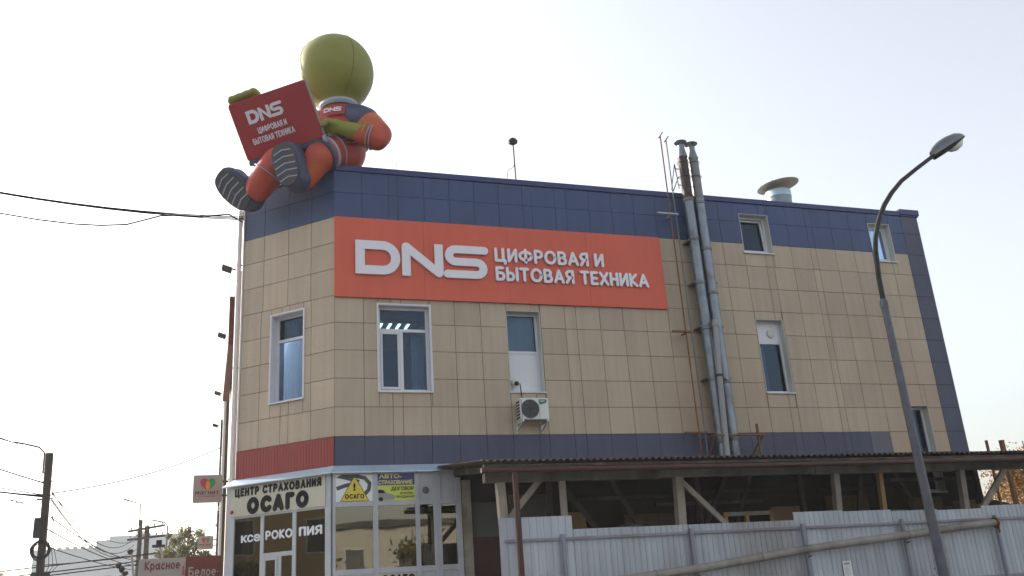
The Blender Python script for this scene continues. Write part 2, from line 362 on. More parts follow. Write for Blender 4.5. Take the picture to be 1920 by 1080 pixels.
GL = {'Ц': (.78, [[(0, 1), (0, 0), (.62, 0), (.62, 1)], [(.62, 0), (.78, 0), (.78, -.22)]]), 'И': (.62, [[(0, 1), (0, 0), (.62, 1), (.62, 0)]]),
      'Ф': (1.06, [[(.53+.53*math.cos(R(a)), .5+.36*math.sin(R(a))) for a in range(0, 361, 24)], [(.53, 1.04), (.53, -.04)]]),
      'Р': (.58, [[(0, 0), (0, 1), (.3, 1)]+arc(.3, .72, .28, 90, -90, 6)+[(0, .44)]]), 'О': (.86, [[(.43+.43*math.cos(R(a)), .5+.5*math.sin(R(a))) for a in range(0, 361, 24)]]),
      'В': (.6, [[(0, .5), (0, 1), (.28, 1)]+arc(.3, .76, .24, 90, -90, 6)+[(0, .52)], [(0, .5), (0, 0), (.33, 0)]+arc(.34, .26, .26, -90, 90, 6)]),
      'А': (.74, [[(0, 0), (.37, 1), (.74, 0)], [(.15, .3), (.59, .3)]]), 'Я': (.58, [[(.58, 0), (.58, 1), (.3, 1)]+arc(.28, .72, .28, 90, 270, 6)+[(.58, .44)], [(.28, .44), (0, 0)]]),
      'Б': (.6, [[(.52, 1), (0, 1), (0, 0), (.32, 0)]+arc(.32, .29, .29, -90, 90, 6)+[(0, .58)]]), 'Ы': (.86, [[(0, 1), (0, 0), (.26, 0)]+arc(.26, .29, .29, -90, 90, 6)+[(0, .58)], [(.86, 1), (.86, 0)]]),
      'Т': (.66, [[(0, 1), (.66, 1)], [(.33, 1), (.33, 0)]]), 'Е': (.5, [[(.5, 1), (0, 1), (0, 0), (.5, 0)], [(0, .5), (.44, .5)]]), 'Х': (.66, [[(0, 1), (.66, 0)], [(.66, 1), (0, 0)]]),
      'Н': (.6, [[(0, 0), (0, 1)], [(.6, 0), (.6, 1)], [(0, .5), (.6, .5)]]), 'К': (.58, [[(0, 0), (0, 1)], [(.56, 1), (.04, .48), (.58, 0)]]), 'а': (.60, [[(.23+.23*math.cos(R(a)), .32+.32*math.sin(R(a))) for a in range(0, 361, 30)], [(.52, .70), (.52, .08), (.60, 0)]]), 'с': (.46, [[(.25+.25*math.cos(R(a)), .34+.34*math.sin(R(a))) for a in range(45, 316, 30)]]), 'о': (.5, [[(.25+.25*math.cos(R(a)), .34+.34*math.sin(R(a))) for a in range(0, 361, 30)]]),
      'е': (.5, [[(.02, .36), (.5, .36)]+[(.25+.25*math.cos(R(a)), .34+.34*math.sin(R(a))) for a in range(5, 311, 30)]]), 'р': (.5, [[(.25+.25*math.cos(R(a)), .34+.34*math.sin(R(a))) for a in range(0, 361, 30)], [(0, .68), (0, -.3)]]), 'н': (.46, [[(0, 0), (0, .68)], [(.46, 0), (.46, .68)], [(0, .35), (.46, .35)]]),
      'л': (.5, [[(0, 0), (.12, .1), (.17, .68), (.5, .68), (.5, 0)]]), 'м': (.62, [[(0, 0), (0, .68), (.31, .2), (.62, .68), (.62, 0)]]), 'г': (.38, [[(0, 0), (0, .68), (.38, .68)]]), 'и': (.48, [[(0, .68), (0, 0), (.48, .68), (.48, 0)]]), 'т': (.48, [[(0, .68), (.48, .68)], [(.24, .68), (.24, 0)]]), 'к': (.46, [[(0, 0), (0, .68)], [(.44, .68), (.04, .34), (.46, 0)]]), 'С': (.72, [[(.43+.43*math.cos(R(a)), .5+.5*math.sin(R(a))) for a in range(42, 319, 23)]]), 'Г': (.5, [[(0, 0), (0, 1), (.5, 1)]]), 'П': (.6, [[(0, 0), (0, 1), (.6, 1), (.6, 0)]]), ' ': (.12, [])}
def stroke_text(s, fn, a0, a1, b0, b1, d0, d1, mt, parent, t=.245, gap=.10, sq=False):
    """rounded sans lettering: every letter one solid of round-ended strokes; b0..b1 is the cap height"""
    tot = sum(GL[c][0]+t+gap for c in s)-gap; kx = (a1-a0)/tot; kz = (b1-b0)/(1+t); x = 0
    for c in s:
        wd, st = GL[c]
        if st:
            mb = MB(); j = 0
            P = lambda q: (a0+(x+t/2+q[0])*kx, b0+(t/2+q[1])*kz)
            for path in st:
                pp = [P(q) for q in path]
                for i, q in enumerate(pp):
                    j += 1; e = (j % 9)*.0006
                    mb.prism([(q[0]+t/2*kx*math.cos(R(a)), q[1]+t/2*kz*math.sin(R(a))) for a in (range(0, 360, 30) if not sq else (45, 135, 225, 315))], fn, d0, d1+e) if not (sq and 0 < i < len(pp)-1 and len(pp) > 6 and False) else None
                    if i:
                        p = pp[i-1]; dx, dy = (q[0]-p[0])/kx, (q[1]-p[1])/kz; ln = math.hypot(dx, dy)
                        if ln < 1e-6: continue
                        nx, ny = -dy/ln*t/2*kx, dx/ln*t/2*kz; j += 1; e = (j % 9)*.0006
                        mb.prism([(p[0]-nx, p[1]-ny), (q[0]-nx, q[1]-ny), (q[0]+nx, q[1]+ny), (p[0]+nx, p[1]+ny)], fn, d0, d1+e)
            mb.build('letter', mt, parent, smooth=False)
        x += wd+t+gap

def minus_v(rects, hole):
    out = []
    x0, x1, z0, z1 = hole
    for a0, a1, b0, b1 in rects:
        if a1 <= x0+1e-4 or a0 >= x1-1e-4 or b1 <= z0+1e-4 or b0 >= z1-1e-4: out.append((a0, a1, b0, b1)); continue
        if a0 < x0-1e-4: out.append((a0, x0, b0, b1))
        if a1 > x1+1e-4: out.append((x1, a1, b0, b1))
        c0, c1 = max(a0, x0), min(a1, x1)
        if b0 < z0-1e-4: out.append((c0, c1, b0, z0))
        if b1 > z1+1e-4: out.append((c0, c1, z1, b1))
    return out
def minus(rects, hole):
    out = []
    x0, x1, z0, z1 = hole
    for a0, a1, b0, b1 in rects:
        if a1 <= x0+1e-4 or a0 >= x1-1e-4 or b1 <= z0+1e-4 or b0 >= z1-1e-4: out.append((a0, a1, b0, b1)); continue
        if b0 < z0-1e-4: out.append((a0, a1, b0, z0))
        if b1 > z1+1e-4: out.append((a0, a1, z1, b1))
        c0, c1 = max(b0, z0), min(b1, z1)
        if a0 < x0-1e-4: out.append((a0, x0, c0, c1))
        if a1 > x1+1e-4: out.append((x1, a1, c0, c1))
    return out

# ------------------------------------------------------------------ the setting
g = MB().add([(-900, -900, 0), (900, -900, 0), (900, 1200, 0), (-900, 1200, 0)], [(0, 1, 2, 3)]).build('ground', 'asphalt'); struct(g)
pv = MB().box(-5.5, 17.5, -6.2, 0, 0, .12).box(-5.5, -1.9, 0, 40, 0, .12).build('pavement', 'paving'); struct(pv)

# ------------------------------------------------------------------ the corner building
H = .60749
zr = lambda k: 5+(10-k)*H
bld = thing('commercial_building', 'beige panelled commercial building with a dark blue top band and a cut corner', 'building')
XE, XR = 16.08, 15.5155
fcols = [0, .6148, 1.2148, 1.4308, 2.0308, 2.6308, 3.2308, 3.8308, 4.4308, 4.6584, 5.2584, 5.5401, 6.14, 6.74, 7.34, 7.94, 8.54, 9.14, 9.74, 10.34, 10.94, 11.156, 11.756, 12.356, 12.54, 13.14, 13.74, 14.34, 14.94, XR, XE]
fwin = dict(double=(.93, 2.07, 5.94, 7.86), narrow=(3.83, 4.645, 5.95, 7.83), upper_a=(10.34, 11.205, 9.62, 10.70), upper_b=(14.36, 15.08, 9.61, 10.71), vent=(10.35, 11.14, 5.975, 7.84), stair=(14.34, 15.08, 3.5, 5.665))
cwin = (CL-1.685, CL-.81, 5.92, 7.875)
SIGN = (0.0, 7.93, 7.99, 9.85)

front = MB()
holes = list(fwin.values())+[(-.2, 2.43, .3, 4.2), (2.8, 3.45, .1, 3.6)]
rects = [(0, XE, 0, 10.97)]
for h_ in holes: rects = minus(rects, h_)
for a0, a1, b0, b1 in rects:
    for z0, z1 in ((b0, min(b1, 4.36)), (max(b0, 4.36), b1)):
        if z1 > z0+.001 and z1 > 4.361: front.fbox(FF, a0, a1, -.32, -.03, z0, z1)
front_o = front.build('front_wall', 'joint', bld)
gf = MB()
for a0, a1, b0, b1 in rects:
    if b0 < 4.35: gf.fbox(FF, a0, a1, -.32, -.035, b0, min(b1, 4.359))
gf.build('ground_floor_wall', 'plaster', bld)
corner = MB(); rects = [(0, CL, 0, 10.97)]
for h_ in (cwin, (.05, CL+.1, .3, 4.2)): rects = minus(rects, h_)
for a0, a1, b0, b1 in rects: corner.fbox(FC, a0, a1, -.32, -.03, b0, b1)
corner_o = corner.build('corner_wall', 'joint', bld)
MB().fbox(FS, 0, 30.25, -.32, 0, 0, 10.97).build('side_wall', 'beige', bld)
bk = MB().box(XE-.3, XE-.003, .35, 14, 0, 10.96).box(8, XE, 13.7, 14, 0, 10.95).box(7.7, 8, 14, 32, 0, 10.95).box(-1.5, 7.7, 31.7, 32, 0, 10.95).build('rear_wall', 'beige', bld)
MB().box(-1.5, XE-.3, 1.9, 13.7, 10.55, 10.7).box(.2, XE-.3, .33, 1.9, 10.55, 10.7).box(-1.5, 7.7, 13.7, 31.7, 10.55, 10.7).prism([(-1.5, 1.9), (.2, .33), (.2, 1.9)], lambda a, b, d: V((a, b, d)), 10.551, 10.699).build('roof', 'roof', bld)
fl = MB()
for z in (4.45, 8.25): fl.box(.2, XE-.3, .33, 13.7, z, z+.2).box(-1.45, .2, 2.0, 13.7, z, z+.2)
for z in (4.451, 8.251): fl.prism([(-1.45, 2.0), (.2, .4), (.2, 2.0)], lambda a, b, d: V((a, b, d)), z, z+.198)
fl.build('floor_slab', 'room', bld)
MB().box(-1.45, XE-.3, 5.2, 5.35, 4.65, 10.55).box(2.5, 2.62, .4, 5.2, 0, 10.5).box(6.5, 6.62, .4, 5.2, 0, 10.5).box(13, 13.12, .4, 5.2, 0, 10.5).box(-1.45, XE-.3, 4.2, 4.35, 0, 4.45).build('partition_wall', 'room', bld)

CACHE = {}
def panel(fr, a0, a1, z0, z1, mt, parent, d0=-.028, d1=0., gap=None, name='facade_panel'):
    gap = gap or (.0047 if mt == 'beige' else .003)
    w_, h_ = a1-a0-2*gap, z1-z0-2*gap
    if w_ < .012 or h_ < .012: return
    jit = random.uniform(-.0018, .0018)
    k = (round(w_, 3), round(h_, 3), mt, id(fr))
    if k not in CACHE:
        mb = MB(); f0 = Fr((0, 0, 0), fr.U, fr.N); mb.fbox(f0, -w_/2, w_/2, d0, d1, -h_/2, h_/2)
        o = mb.build(name, mt, None, bevel=.003); CACHE[k] = o.data
    else:
        o = bpy.data.objects.new(name, CACHE[k]); col.objects.link(o)
    o.parent = parent; o.location = fr.p((a0+a1)/2, jit, (z0+z1)/2)-base(parent)
    return o

rows = [(zr(k+1), zr(k)) for k in range(2, 10)]
allrows = [(4.385, 5.0)]+rows[::-1]+[(zr(2), zr(1)), (zr(1), 10.99)]
for z0, z1 in allrows:
    for a0, a1 in zip(fcols[:-1], fcols[1:]):
        mt = 'beige'
        if z0 >= zr(2)-.01 or a0 >= XR-.01: mt = 'blue' if a0 < XR-.01 else 'bluelow'
        if z0 < 4.5 and a1 < 13.75: mt = 'bluelow' if a0 < 13.1 else 'bluegrey'
        rr = [(a0, a1, z0, z1)]
        for h_ in fwin.values(): rr = minus_v(rr, h_)
        for q in rr:
            if q[1] <= SIGN[1]-.01 and q[2] >= SIGN[2]-.05 and q[3] <= SIGN[3]+.02: continue      # fully behind the sign board
            panel(FF, *q, mt, front_o)
cup = [0, CL-1.94, CL-1.25, CL-.625, CL]; clo = [0, CL-1.98, CL-1.40, CL-1.19, CL-.61, CL]
for i, (z0, z1) in enumerate(allrows):
    if z0 < 4.9: continue
    cs = cup if z0 > zr(5)-.01 else clo
    for a0, a1 in zip(cs[:-1], cs[1:]):
        for q in minus_v([(a0, a1, z0, z1)], cwin): panel(FC, *q, 'blue' if z0 >= zr(2)-.01 else 'beige', corner_o)
# ribbed red fascia on the cut corner
rb = MB(); n = 34; st = (CL+.02)/n
for i in range(n):
    a = -.02+i*st
    for q0, q1, d0, d1 in ((0, .012, .019, .019), (.012, .02, .019, .023), (.02, st-.008, .023, .023), (st-.008, st, .023, .019)):
        rb.add([FC.p(a+q0, d0, 4.385), FC.p(a+q1, d1, 4.385), FC.p(a+q1, d1, 4.992), FC.p(a+q0, d0, 4.992)], [(0, 1, 2, 3)])
rb.build('red_fascia', 'red', bld, merge=True)
# coping with a folded edge, and a taller end piece
cp = MB()
cp.fbox(FF, .01, 15.52, -.40, .03, 10.995, 11.135)
cp.build('coping', 'coping', bld, bevel=.008)
MB().fbox(FF, 15.52, 16.17, -.42, .045, 11.04, 11.20).fbox(FF, 15.55, 16.15, -.42, .02, 10.995, 11.04).build('coping_end', 'coping', bld, bevel=.006)
MB().fbox(FC, -.02, CL+.002, -.40, .03, 10.99, 11.14).build('coping', 'coping', bld, bevel=.008)
MB().fbox(FS, 0, 30.22, -.40, .03, 10.985, 11.13).build('coping', 'coping', bld, bevel=.008)
# corner strip at the outer right edge, and a white one painting sunlight on the cut corner edge
MB().fbox(FF, XE, XE+.012, -.3, .004, 4.4, 10.99).build('edge_strip', 'blue', bld)
MB().fbox(FS, 30.2, 30.262, 0, .03, 4.4, 10.98).build('edge_strip', 'pvc', bld)

def window(fr, a0, a1, z0, z1, name='window', depth=.25, trans=None, mull=None, panels=(), casing=False, tilt=0, sash=None, fw_=.055):
    wd = MB()
    d = -depth
    wd.fbox(fr, a0+.014, a0+.014+fw_, d, d+.06, z0+.02, z1-.014).fbox(fr, a1-.014-fw_, a1-.014, d, d+.06, z0+.02, z1-.014)
    wd.fbox(fr, a0+.014+fw_, a1-.014-fw_, d, d+.06, z0+.02, z0+.02+fw_).fbox(fr, a0+.014+fw_, a1-.014-fw_, d, d+.06, z1-.014-fw_, z1-.014)
    i0, i1, j0, j1 = a0+.014+fw_, a1-.014-fw_, z0+.02+fw_, z1-.014-fw_
    if trans: wd.fbox(fr, i0, i1, d+.002, d+.058, trans-.032, trans+.032)
    if mull: wd.fbox(fr, mull-.035, mull+.035, d+.004, d+.056, j0, (trans-.032) if trans else j1)
    o = wd.build(name, 'pvc', bld)
    rv = MB(); t = .014
    rv.fbox(fr, a0, a0+t, d, .006, z0, z1).fbox(fr, a1-t, a1, d, .006, z0, z1).fbox(fr, a0+t, a1-t, d, .005, z1-t, z1)
    if casing: rv.fbox(fr, a0-.03, a0, -.004, .016, z0, z1+.03).fbox(fr, a1, a1+.03, -.004, .016, z0, z1+.03).fbox(fr, a0, a1, -.004, .015, z1, z1+.03)
    rv.build('reveal', 'pvc' if casing else 'reveal', o)
    MB().hexa([fr.p(a0-.02, .045, z0-.03), fr.p(a1+.02, .045, z0-.03), fr.p(a1+.02, d, z0+.0), fr.p(a0-.02, d, z0+.0), fr.p(a0-.02, .045, z0-.005), fr.p(a1+.02, .045, z0-.005), fr.p(a1+.02, d, z0+.021), fr.p(a0-.02, d, z0+.021)]).build('sill', 'pvc', o)
    cells = []
    zt = trans or j1
    if trans: cells.append((i0, i1, trans+.032, j1))
    lo = (trans-.032) if trans else j1
    if mull: cells += [(i0, mull-.035, j0, lo), (mull+.035, i1, j0, lo)]
    else: cells.append((i0, i1, j0, lo))
    for k, c in enumerate(cells):
        if k in panels:
            MB().fbox(fr, c[0], c[1], d+.02, d+.045, c[2], c[3]).build('infill_panel', 'panelw', o); continue
        if sash is not None and k in sash:
            ts = R(tilt); hh = c[3]-c[2]
            def tp(a, q, z): return fr.p(a, d+.03+q-math.sin(ts)*(z-c[2]), c[2]+.01+(z-c[2])*math.cos(ts))
            sm = MB(); f2 = .05
            for b0, b1, e0, e1 in ((c[0]+.006, c[0]+f2, c[2], c[3]-.012), (c[1]-f2, c[1]-.006, c[2], c[3]-.012), (c[0]+f2, c[1]-f2, c[2], c[2]+f2), (c[0]+f2, c[1]-f2, c[3]-.012-f2, c[3]-.012)):
                sm.hexa([tp(b0, .03, e0), tp(b1, .03, e0), tp(b1, -.02, e0), tp(b0, -.02, e0), tp(b0, .03, e1), tp(b1, .03, e1), tp(b1, -.02, e1), tp(b0, -.02, e1)])
            sm.build('sash', 'pvc', o)
            b0, b1, e0, e1 = c[0]+f2, c[1]-f2, c[2]+f2, c[3]-.012-f2
            MB().add([tp(b0, .005, e0), tp(b1, .005, e0), tp(b1, .005, e1), tp(b0, .005, e1)], [(0, 1, 2, 3)]).build('pane', 'glass', o); continue
        MB().add([fr.p(c[0], d+.03, c[2]), fr.p(c[1], d+.03, c[2]), fr.p(c[1], d+.03, c[3]), fr.p(c[0], d+.03, c[3])], [(0, 1, 2, 3)]).build('pane', 'glass', o)
    return o
w2 = window(FF, *fwin['double'], depth=.22, trans=7.33, mull=1.46, casing=True, sash=(1,), tilt=0)
w3 = window(FF, *fwin['narrow'], depth=.26, trans=6.90, panels=(1,))
window(FF, *fwin['upper_a'], depth=.24, sash=(0,), tilt=4)
window(FF, *fwin['upper_b'], depth=.24, sash=(0,), tilt=1)
def curtain(win, fr, a0, a1, z0, z1, d, mt, folds=9, amp=.03):
    n = folds*6; mb = MB()
    for z in (z0, z1):
        for i in range(n+1): mb.v.append(fr.p(a0+(a1-a0)*i/n, d+amp*math.sin(2*math.pi*folds*i/n)+amp*.4*math.sin(5.3*i/n), z))
    mb.f = [(i, i+1, n+2+i, n+1+i) for i in range(n)]; mb.smooth = True
    mb.build('curtain', mt, win)
curtain(w3, FF, 3.9, 4.6, 6.95, 7.8, -.34, 'blind', 3, .006)
curtain(w2, FF, 1.72, 2.0, 6.0, 7.3, -.42, 'curtain', 4, .03)
w6 = window(FF, *fwin['vent'], depth=.24, trans=7.28, panels=(0,))
MB().lathe((10.86, .2, 7.53), [(.115, 0), (.115, .05), (.095, .055), (.0001, .055)], 20, (0, -1, 0)).build('vent_cowl', 'reveal', w6)
window(FF, *fwin['stair'], depth=.26)
wc = window(FC, *cwin, depth=.24, trans=7.32, casing=True)
curtain(wc, FC, cwin[0]+.15, cwin[0]+.42, 5.98, 7.8, -.40, 'curtain', 4, .03); curtain(wc, FC, cwin[0]+.55, cwin[1]-.02, 5.98, 7.8, -.42, 'curtain', 4, .025)
curtain(w6, FF, 10.42, 10.75, 6.0, 7.25, -.40, 'curtain', 4, .03)
# fluorescent ceiling lights lit inside the second floor room
lt = thing('ceiling_light', 'lit fluorescent ceiling light glowing behind the double window', 'light', (1.45, 2.6, 8.2))
MB().box(1.35, 2.35, 2.35, 2.85, 8.19, 8.245).build('housing', 'room', lt)
for i in range(4): MB().box(1.42+i*.22, 1.48+i*.22, 2.40, 2.80, 8.165, 8.187).build('tube', 'lit', lt)

# ------------------------------------------------------------------ main sign
sg = thing('store_sign', 'long orange store sign board with raised white letters on the beige wall', 'sign', (SIGN[0], 0, SIGN[2]))
for k in range(4):
    q0 = SIGN[0]-.01+k*1.985; MB().fbox(FF, q0, min(q0+1.982, SIGN[1]), .012, .06+.0015*(k % 2), SIGN[2], SIGN[3]).build('board', 'orange', sg, bevel=.002)
fF = lambda a, b, d: FF.p(a, d, b)
dns(fF, .44, 3.425, 8.51, 9.295, .075, .125, 'letter', sg)
stroke_text('ЦИФРОВАЯ И', fF, 3.62, 6.34, 8.955, 9.305, .075, .113, 'letter', sg)
stroke_text('БЫТОВАЯ ТЕХНИКА', fF, 3.62, 7.47, 8.495, 8.845, .075, .113, 'letter', sg)
sp = MB()
for x in (.6, 1.3, 2.0, 2.3, 2.7, 3.2, 4.0, 4.6, 5.3, 6.0): sp.fbox(FF, x, x+.02, .06, .08, 8.60, 8.64).fbox(FF, x, x+.02, .06, .08, 9.16, 9.2)
sp.build('stand_off', 'galv', sg)

# ------------------------------------------------------------------ shopfront on the cut corner
shop = thing('shopfront', 'white plastic framed corner shopfront with big panes under a pale blue flashing', 'shopfront', (-.06, -.15, .12))
OFF = .15
KC = Fr(FC.O+FC.N*OFF, FC.U, FC.N); KF = Fr((0, -OFF, 0), (1, 0, 0), (0, -1, 0))
fm = MB(); dd = (-.05, .0)
def kf(fr, a0, a1, z0, z1, o=0.): fm.fbox(fr, a0, a1, dd[0]-o, dd[1]-o, z0, z1)
# cut corner side
kf(KC, -.12, .11, .12, 4.26); kf(KC, 2.41, 2.545, .12, 4.26)
kf(KC, .11, 2.41, 3.575, 3.63, .001); kf(KC, .11, 2.41, 1.1, 1.2, .001); kf(KC, .11, 2.41, 4.21, 4.26, .001)
kf(KC, .80, .885, 1.2, 3.575, .002); kf(KC, 1.61, 1.70, 1.2, 3.575, .002)
kf(KC, .885, 1.61, 2.75, 2.835, .003); kf(KC, 1.25, 1.34, 1.2, 2.75, .003)
kf(KC, .885, .95, 1.9, 2.75, -.012); kf(KC, 1.205, 1.25, 1.9, 2.75, -.012); kf(KC, .95, 1.205, 2.69, 2.75, -.012)
# front side
kf(KF, -.055, 0., .12, 4.26); kf(KF, .735, .84, .12, 4.23, .001); kf(KF, 1.595, 1.688, .12, 4.23, .001); kf(KF, 1.97, 2.13, .12, 4.23, .001); kf(KF, 2.44, 2.56, .12, 4.1, .001)
for a0, a1 in ((0, .735), (.84, 1.595), (1.688, 1.97), (2.13, 2.44)):
    kf(KF, a0, a1, 3.575, 3.67, .002); kf(KF, a0, a1, 2.28, 2.385, .002); kf(KF, a0, a1, 4.205, 4.25, .002); kf(KF, a0, a1, .12, .3, .002)
fm.build('frame', 'pvc2', shop, bevel=.004)
def pane(fr, a0, a1, z0, z1, mt='shopglass', nm='pane', d=-.028): return MB().fbox(fr, a0, a1, d-.004, d+.004, z0, z1).build(nm, mt, shop)
pane(KC, .11, .80, 1.2, 3.575); pane(KC, .885, 1.61, 2.835, 3.575); pane(KC, 1.70, 2.41, 1.2, 3.575); pane(KC, .95, 1.205, 1.2, 2.69, d=-.02); pane(KC, 1.34, 1.61, 1.2, 2.75)
for a0, a1 in ((0, .735), (.84, 1.595), (1.688, 1.97), (2.13, 2.44)):
    pane(KF, a0, a1, 2.385, 3.575)
    pane(KF, a0, a1, .3, 2.28, 'pvc2', 'lower_panel')
pane(KC, .11, 2.41, .12, 1.1, 'pvc2', 'lower_panel')
pane(KF, 1.688, 1.97, 3.67, 4.205, 'pvc2', 'upper_panel'); pane(KF, 2.13, 2.44, 3.67, 4.205, 'pvc2', 'upper_panel')
MB().lathe(KF.p(1.826, -.024, 3.86), [(.07, 0), (.07, .012), (.055, .014), (.05, .004), (.0001, .004)], 18, (0, -1, 0)).build('vent_grille', 'acgrille', shop)
# flashing (drip ledge)
ev = MB()
c_out = KC.p(-.14, .14, 0); 
P = lambda q, z: V((q.x, q.y, z))
a_in, a_out = FC.p(-.06, .03, 0), KC.p(-.16, .11, 0)
b_in = V((-.012, -.03, 0)); b_out = V((-.107, -.26, 0)); e_in, e_out = V((2.75, -.03, 0)), V((2.75, -.26, 0))
for (i0, o0, i1, o1) in ((a_in, a_out, b_in, b_out), (b_in, b_out, e_in, e_out)):
    ev.add([P(i0, 4.40), P(o0, 4.245), P(o1, 4.245), P(i1, 4.40)], [(0, 1, 2, 3)])
    ev.add([P(o0, 4.245), P(o0, 4.222), P(o1, 4.222), P(o1, 4.245)], [(0, 1, 2, 3)])
ev.build('flashing', 'eave', shop, merge=True, smooth=False)
MB().box(-1.75, 2.4, 2.6, 2.7, .12, 4.3).build('shelving', 'roomdark', shop)
MB().lathe(KC.p(.06, .0, 3.72), [(.045, 0), (.045, .02), (.03, .05), (.0001, .055)], 12, KC.N).build('alarm_light', 'crimson', shop)
# insurance sign over the corner panes
s1 = thing('shop_sign', 'cream insurance shop sign with black lettering above the corner panes', 'sign', KC.p(1.26, 0, 3.62))
MB().fbox(KC, .02, 2.43, .004, .022, 3.615, 4.235).build('board', 'cream', s1)
fK = lambda a, b, d: KC.p(a, d, b)
stroke_text('ЦЕНТР СТРАХОВАНИЯ', fK, .13, 2.34, 4.015, 4.19, .0225, .027, 'ink', s1, t=.36, gap=.14)
stroke_text('ОСАГО', fK, .46, 2.03, 3.632, 3.98, .0225, .027, 'ink', s1, t=.46, gap=.15)
# vinyl lettering on the panes
s2 = thing('vinyl_lettering', 'white vinyl photocopy lettering stuck across the three corner panes', 'lettering', KC.p(1.3, 0, 3.1))
text_parts('ксе', fK, .29, .795, 3.085, 3.235, -.0235, -.019, 'vinyl', s2, bold=.03)
stroke_text('РОКО', fK, .925, 1.605, 3.09, 3.27, -.0235, -.019, 'vinyl', s2, t=.26)
stroke_text('ПИЯ', fK, 1.765, 2.33, 3.09, 3.27, -.0235, -.019, 'vinyl', s2, t=.26)
# triangle poster
s3 = thing('warning_poster', 'white poster with a yellow warning triangle and a winding road', 'poster', KF.p(.37, 0, 3.67))
kd = -.01
MB().fbox(KF, 0, .735, -.03, kd, 3.672, 4.203).build('sheet', 'whitep', s3)
fk = lambda a, b, d: KF.p(a, d, b)
rd = MB(); ribbon_solid(rd, [(.02, 3.93), (.2, 3.99), (.4, 4.02), (.43, 4.07), (.28, 4.12), (.12, 4.16), (.18, 4.19), (.4, 4.175), (.58, 4.13), (.68, 4.02), (.66, 3.90), (.57, 3.80), (.50, 3.72)], .075, fk, kd+.001, kd+.003); rd.build('road_print', 'road', s3)
MB().prism([(.09, 3.676), (.67, 3.676), (.40, 4.15), (.35, 4.15)], fk, kd+.004, kd+.006).build('triangle_border', 'ink', s3)
MB().prism([(.105, 3.684), (.655, 3.684), (.39, 4.138), (.36, 4.138)], fk, kd+.007, kd+.009).build('triangle', 'yellow', s3)
stroke_text('ОСАГО', fk, .185, .565, 3.725, 3.82, kd+.010, kd+.012, 'ink', s3, t=.26, gap=.16)
text_parts('!', fk, .35, .395, 3.88, 4.03, kd+.010, kd+.012, 'ink', s3, bold=.04)
# car insurance poster
s4 = thing('insurance_poster', 'navy and yellow car insurance poster with a small silver car', 'poster', KF.p(1.2, 0, 3.67))
MB().fbox(KF, .84, 1.595, -.03, kd, 3.672, 4.203).build('sheet', 'lime', s4)
MB().fbox(KF, .84, 1.595, kd+.001, kd+.003, 3.975, 4.203).build('band', 'navy', s4)
text_parts('АВТО-', fk, .87, 1.33, 4.11, 4.20, kd+.004, kd+.006, 'yellowtxt', s4, bold=.03)
text_parts('СТРАХОВАНИЕ', fk, .852, 1.55, 3.995, 4.075, kd+.004, kd+.006, 'yellowtxt', s4, bold=.03)
text_parts('ДОГОВОР', fk, 1.11, 1.575, 3.855, 3.945, kd+.004, kd+.006, 'ink', s4, bold=.03)
text_parts('КУПЛИ-', fk, 1.30, 1.575, 3.785, 3.835, kd+.004, kd+.006, 'ink', s4, bold=.02)
text_parts('ПРОДАЖИ', fk, 1.20, 1.58, 3.71, 3.765, kd+.004, kd+.006, 'ink', s4, bold=.02)
MB().prism([(.845, 3.69), (1.16, 3.69), (1.18, 3.76), (1.12, 3.80), (1.02, 3.82), (.96, 3.89), (.845, 3.90)], fk, kd+.004, kd+.006).build('car_print', 'kgrey', s4)
MB().prism([(.85, 3.82), (.99, 3.82), (.945, 3.88), (.85, 3.885)], fk, kd+.007, kd+.008).prism(arc(.90, 3.70, .045, 0, 330, 10), fk, kd+.007, kd+.008).build('car_print_dark', 'ink', s4)
s5 = thing('lower_poster', 'cream panel lettered in black on the lower front of the shopfront', 'poster', KF.p(1.2, 0, 1.9))
MB().fbox(KF, .86, 1.58, -.023, -.012, 1.5, 2.27).build('sheet', 'cream', s5)
stroke_text('ОСАГО', fk, .89, 1.555, 2.09, 2.25, -.011, -.009, 'ink', s5, t=.40, gap=.13)
# entrance
dr = thing('entrance_door', 'dark brown sheet metal door set beside the shopfront under the canopy', 'door', (3.1, .1, .1))
MB().fbox(FF, 2.82, 3.43, -.14, -.09, .1, 2.9).build('leaf', 'redpaint', dr); MB().fbox(FF, 2.82, 3.43, -.13, -.10, 2.9, 3.6).build('transom', 'roomdark', dr)
MB().fbox(FF, 3.33, 3.36, -.09, -.04, 1.0, 1.15).build('handle', 'iron', dr)
MB().fbox(FF, 2.58, 2.78, .0, .10, .12, 4.05).build('door_jamb', 'wood', bld)

# ------------------------------------------------------------------ timber canopy along the front
can = thing('timber_canopy', 'long lean to canopy of corrugated sheets on weathered timber posts along the wall', 'canopy', (9, -2.7, .12))
CB, CFZ, CYF = 4.30, 3.90, -3.4                        # back height, front height, front edge y
pitch = .13; sw = pitch*8
def sheet_mesh():
    mb = MB(); nx = 64
    for (y, z) in ((-.02, 0), (CYF/2, (CFZ-CB)/2), (CYF, CFZ-CB)):
        for i in range(nx+1):
            x = sw*i/nx; mb.v.append(V((x, y, z+.022*math.sin(2*math.pi*x/pitch))))
    n1 = nx+1
    for r in range(2):
        for i in range(nx): mb.f.append((r*n1+i, r*n1+i+1, (r+1)*n1+i+1, (r+1)*n1+i))
    # thickness
    b = len(mb.v); mb.v += [q-V((0, 0, .009)) for q in mb.v[:]]; fs = mb.f[:]
    mb.f += [tuple(b+i for i in reversed(f)) for f in fs]
    for i in range(nx): mb.f.append((2*n1+i, 2*n1+i+1, b+2*n1+i+1, b+2*n1+i))
    mb.smooth = True; return mb
first = None
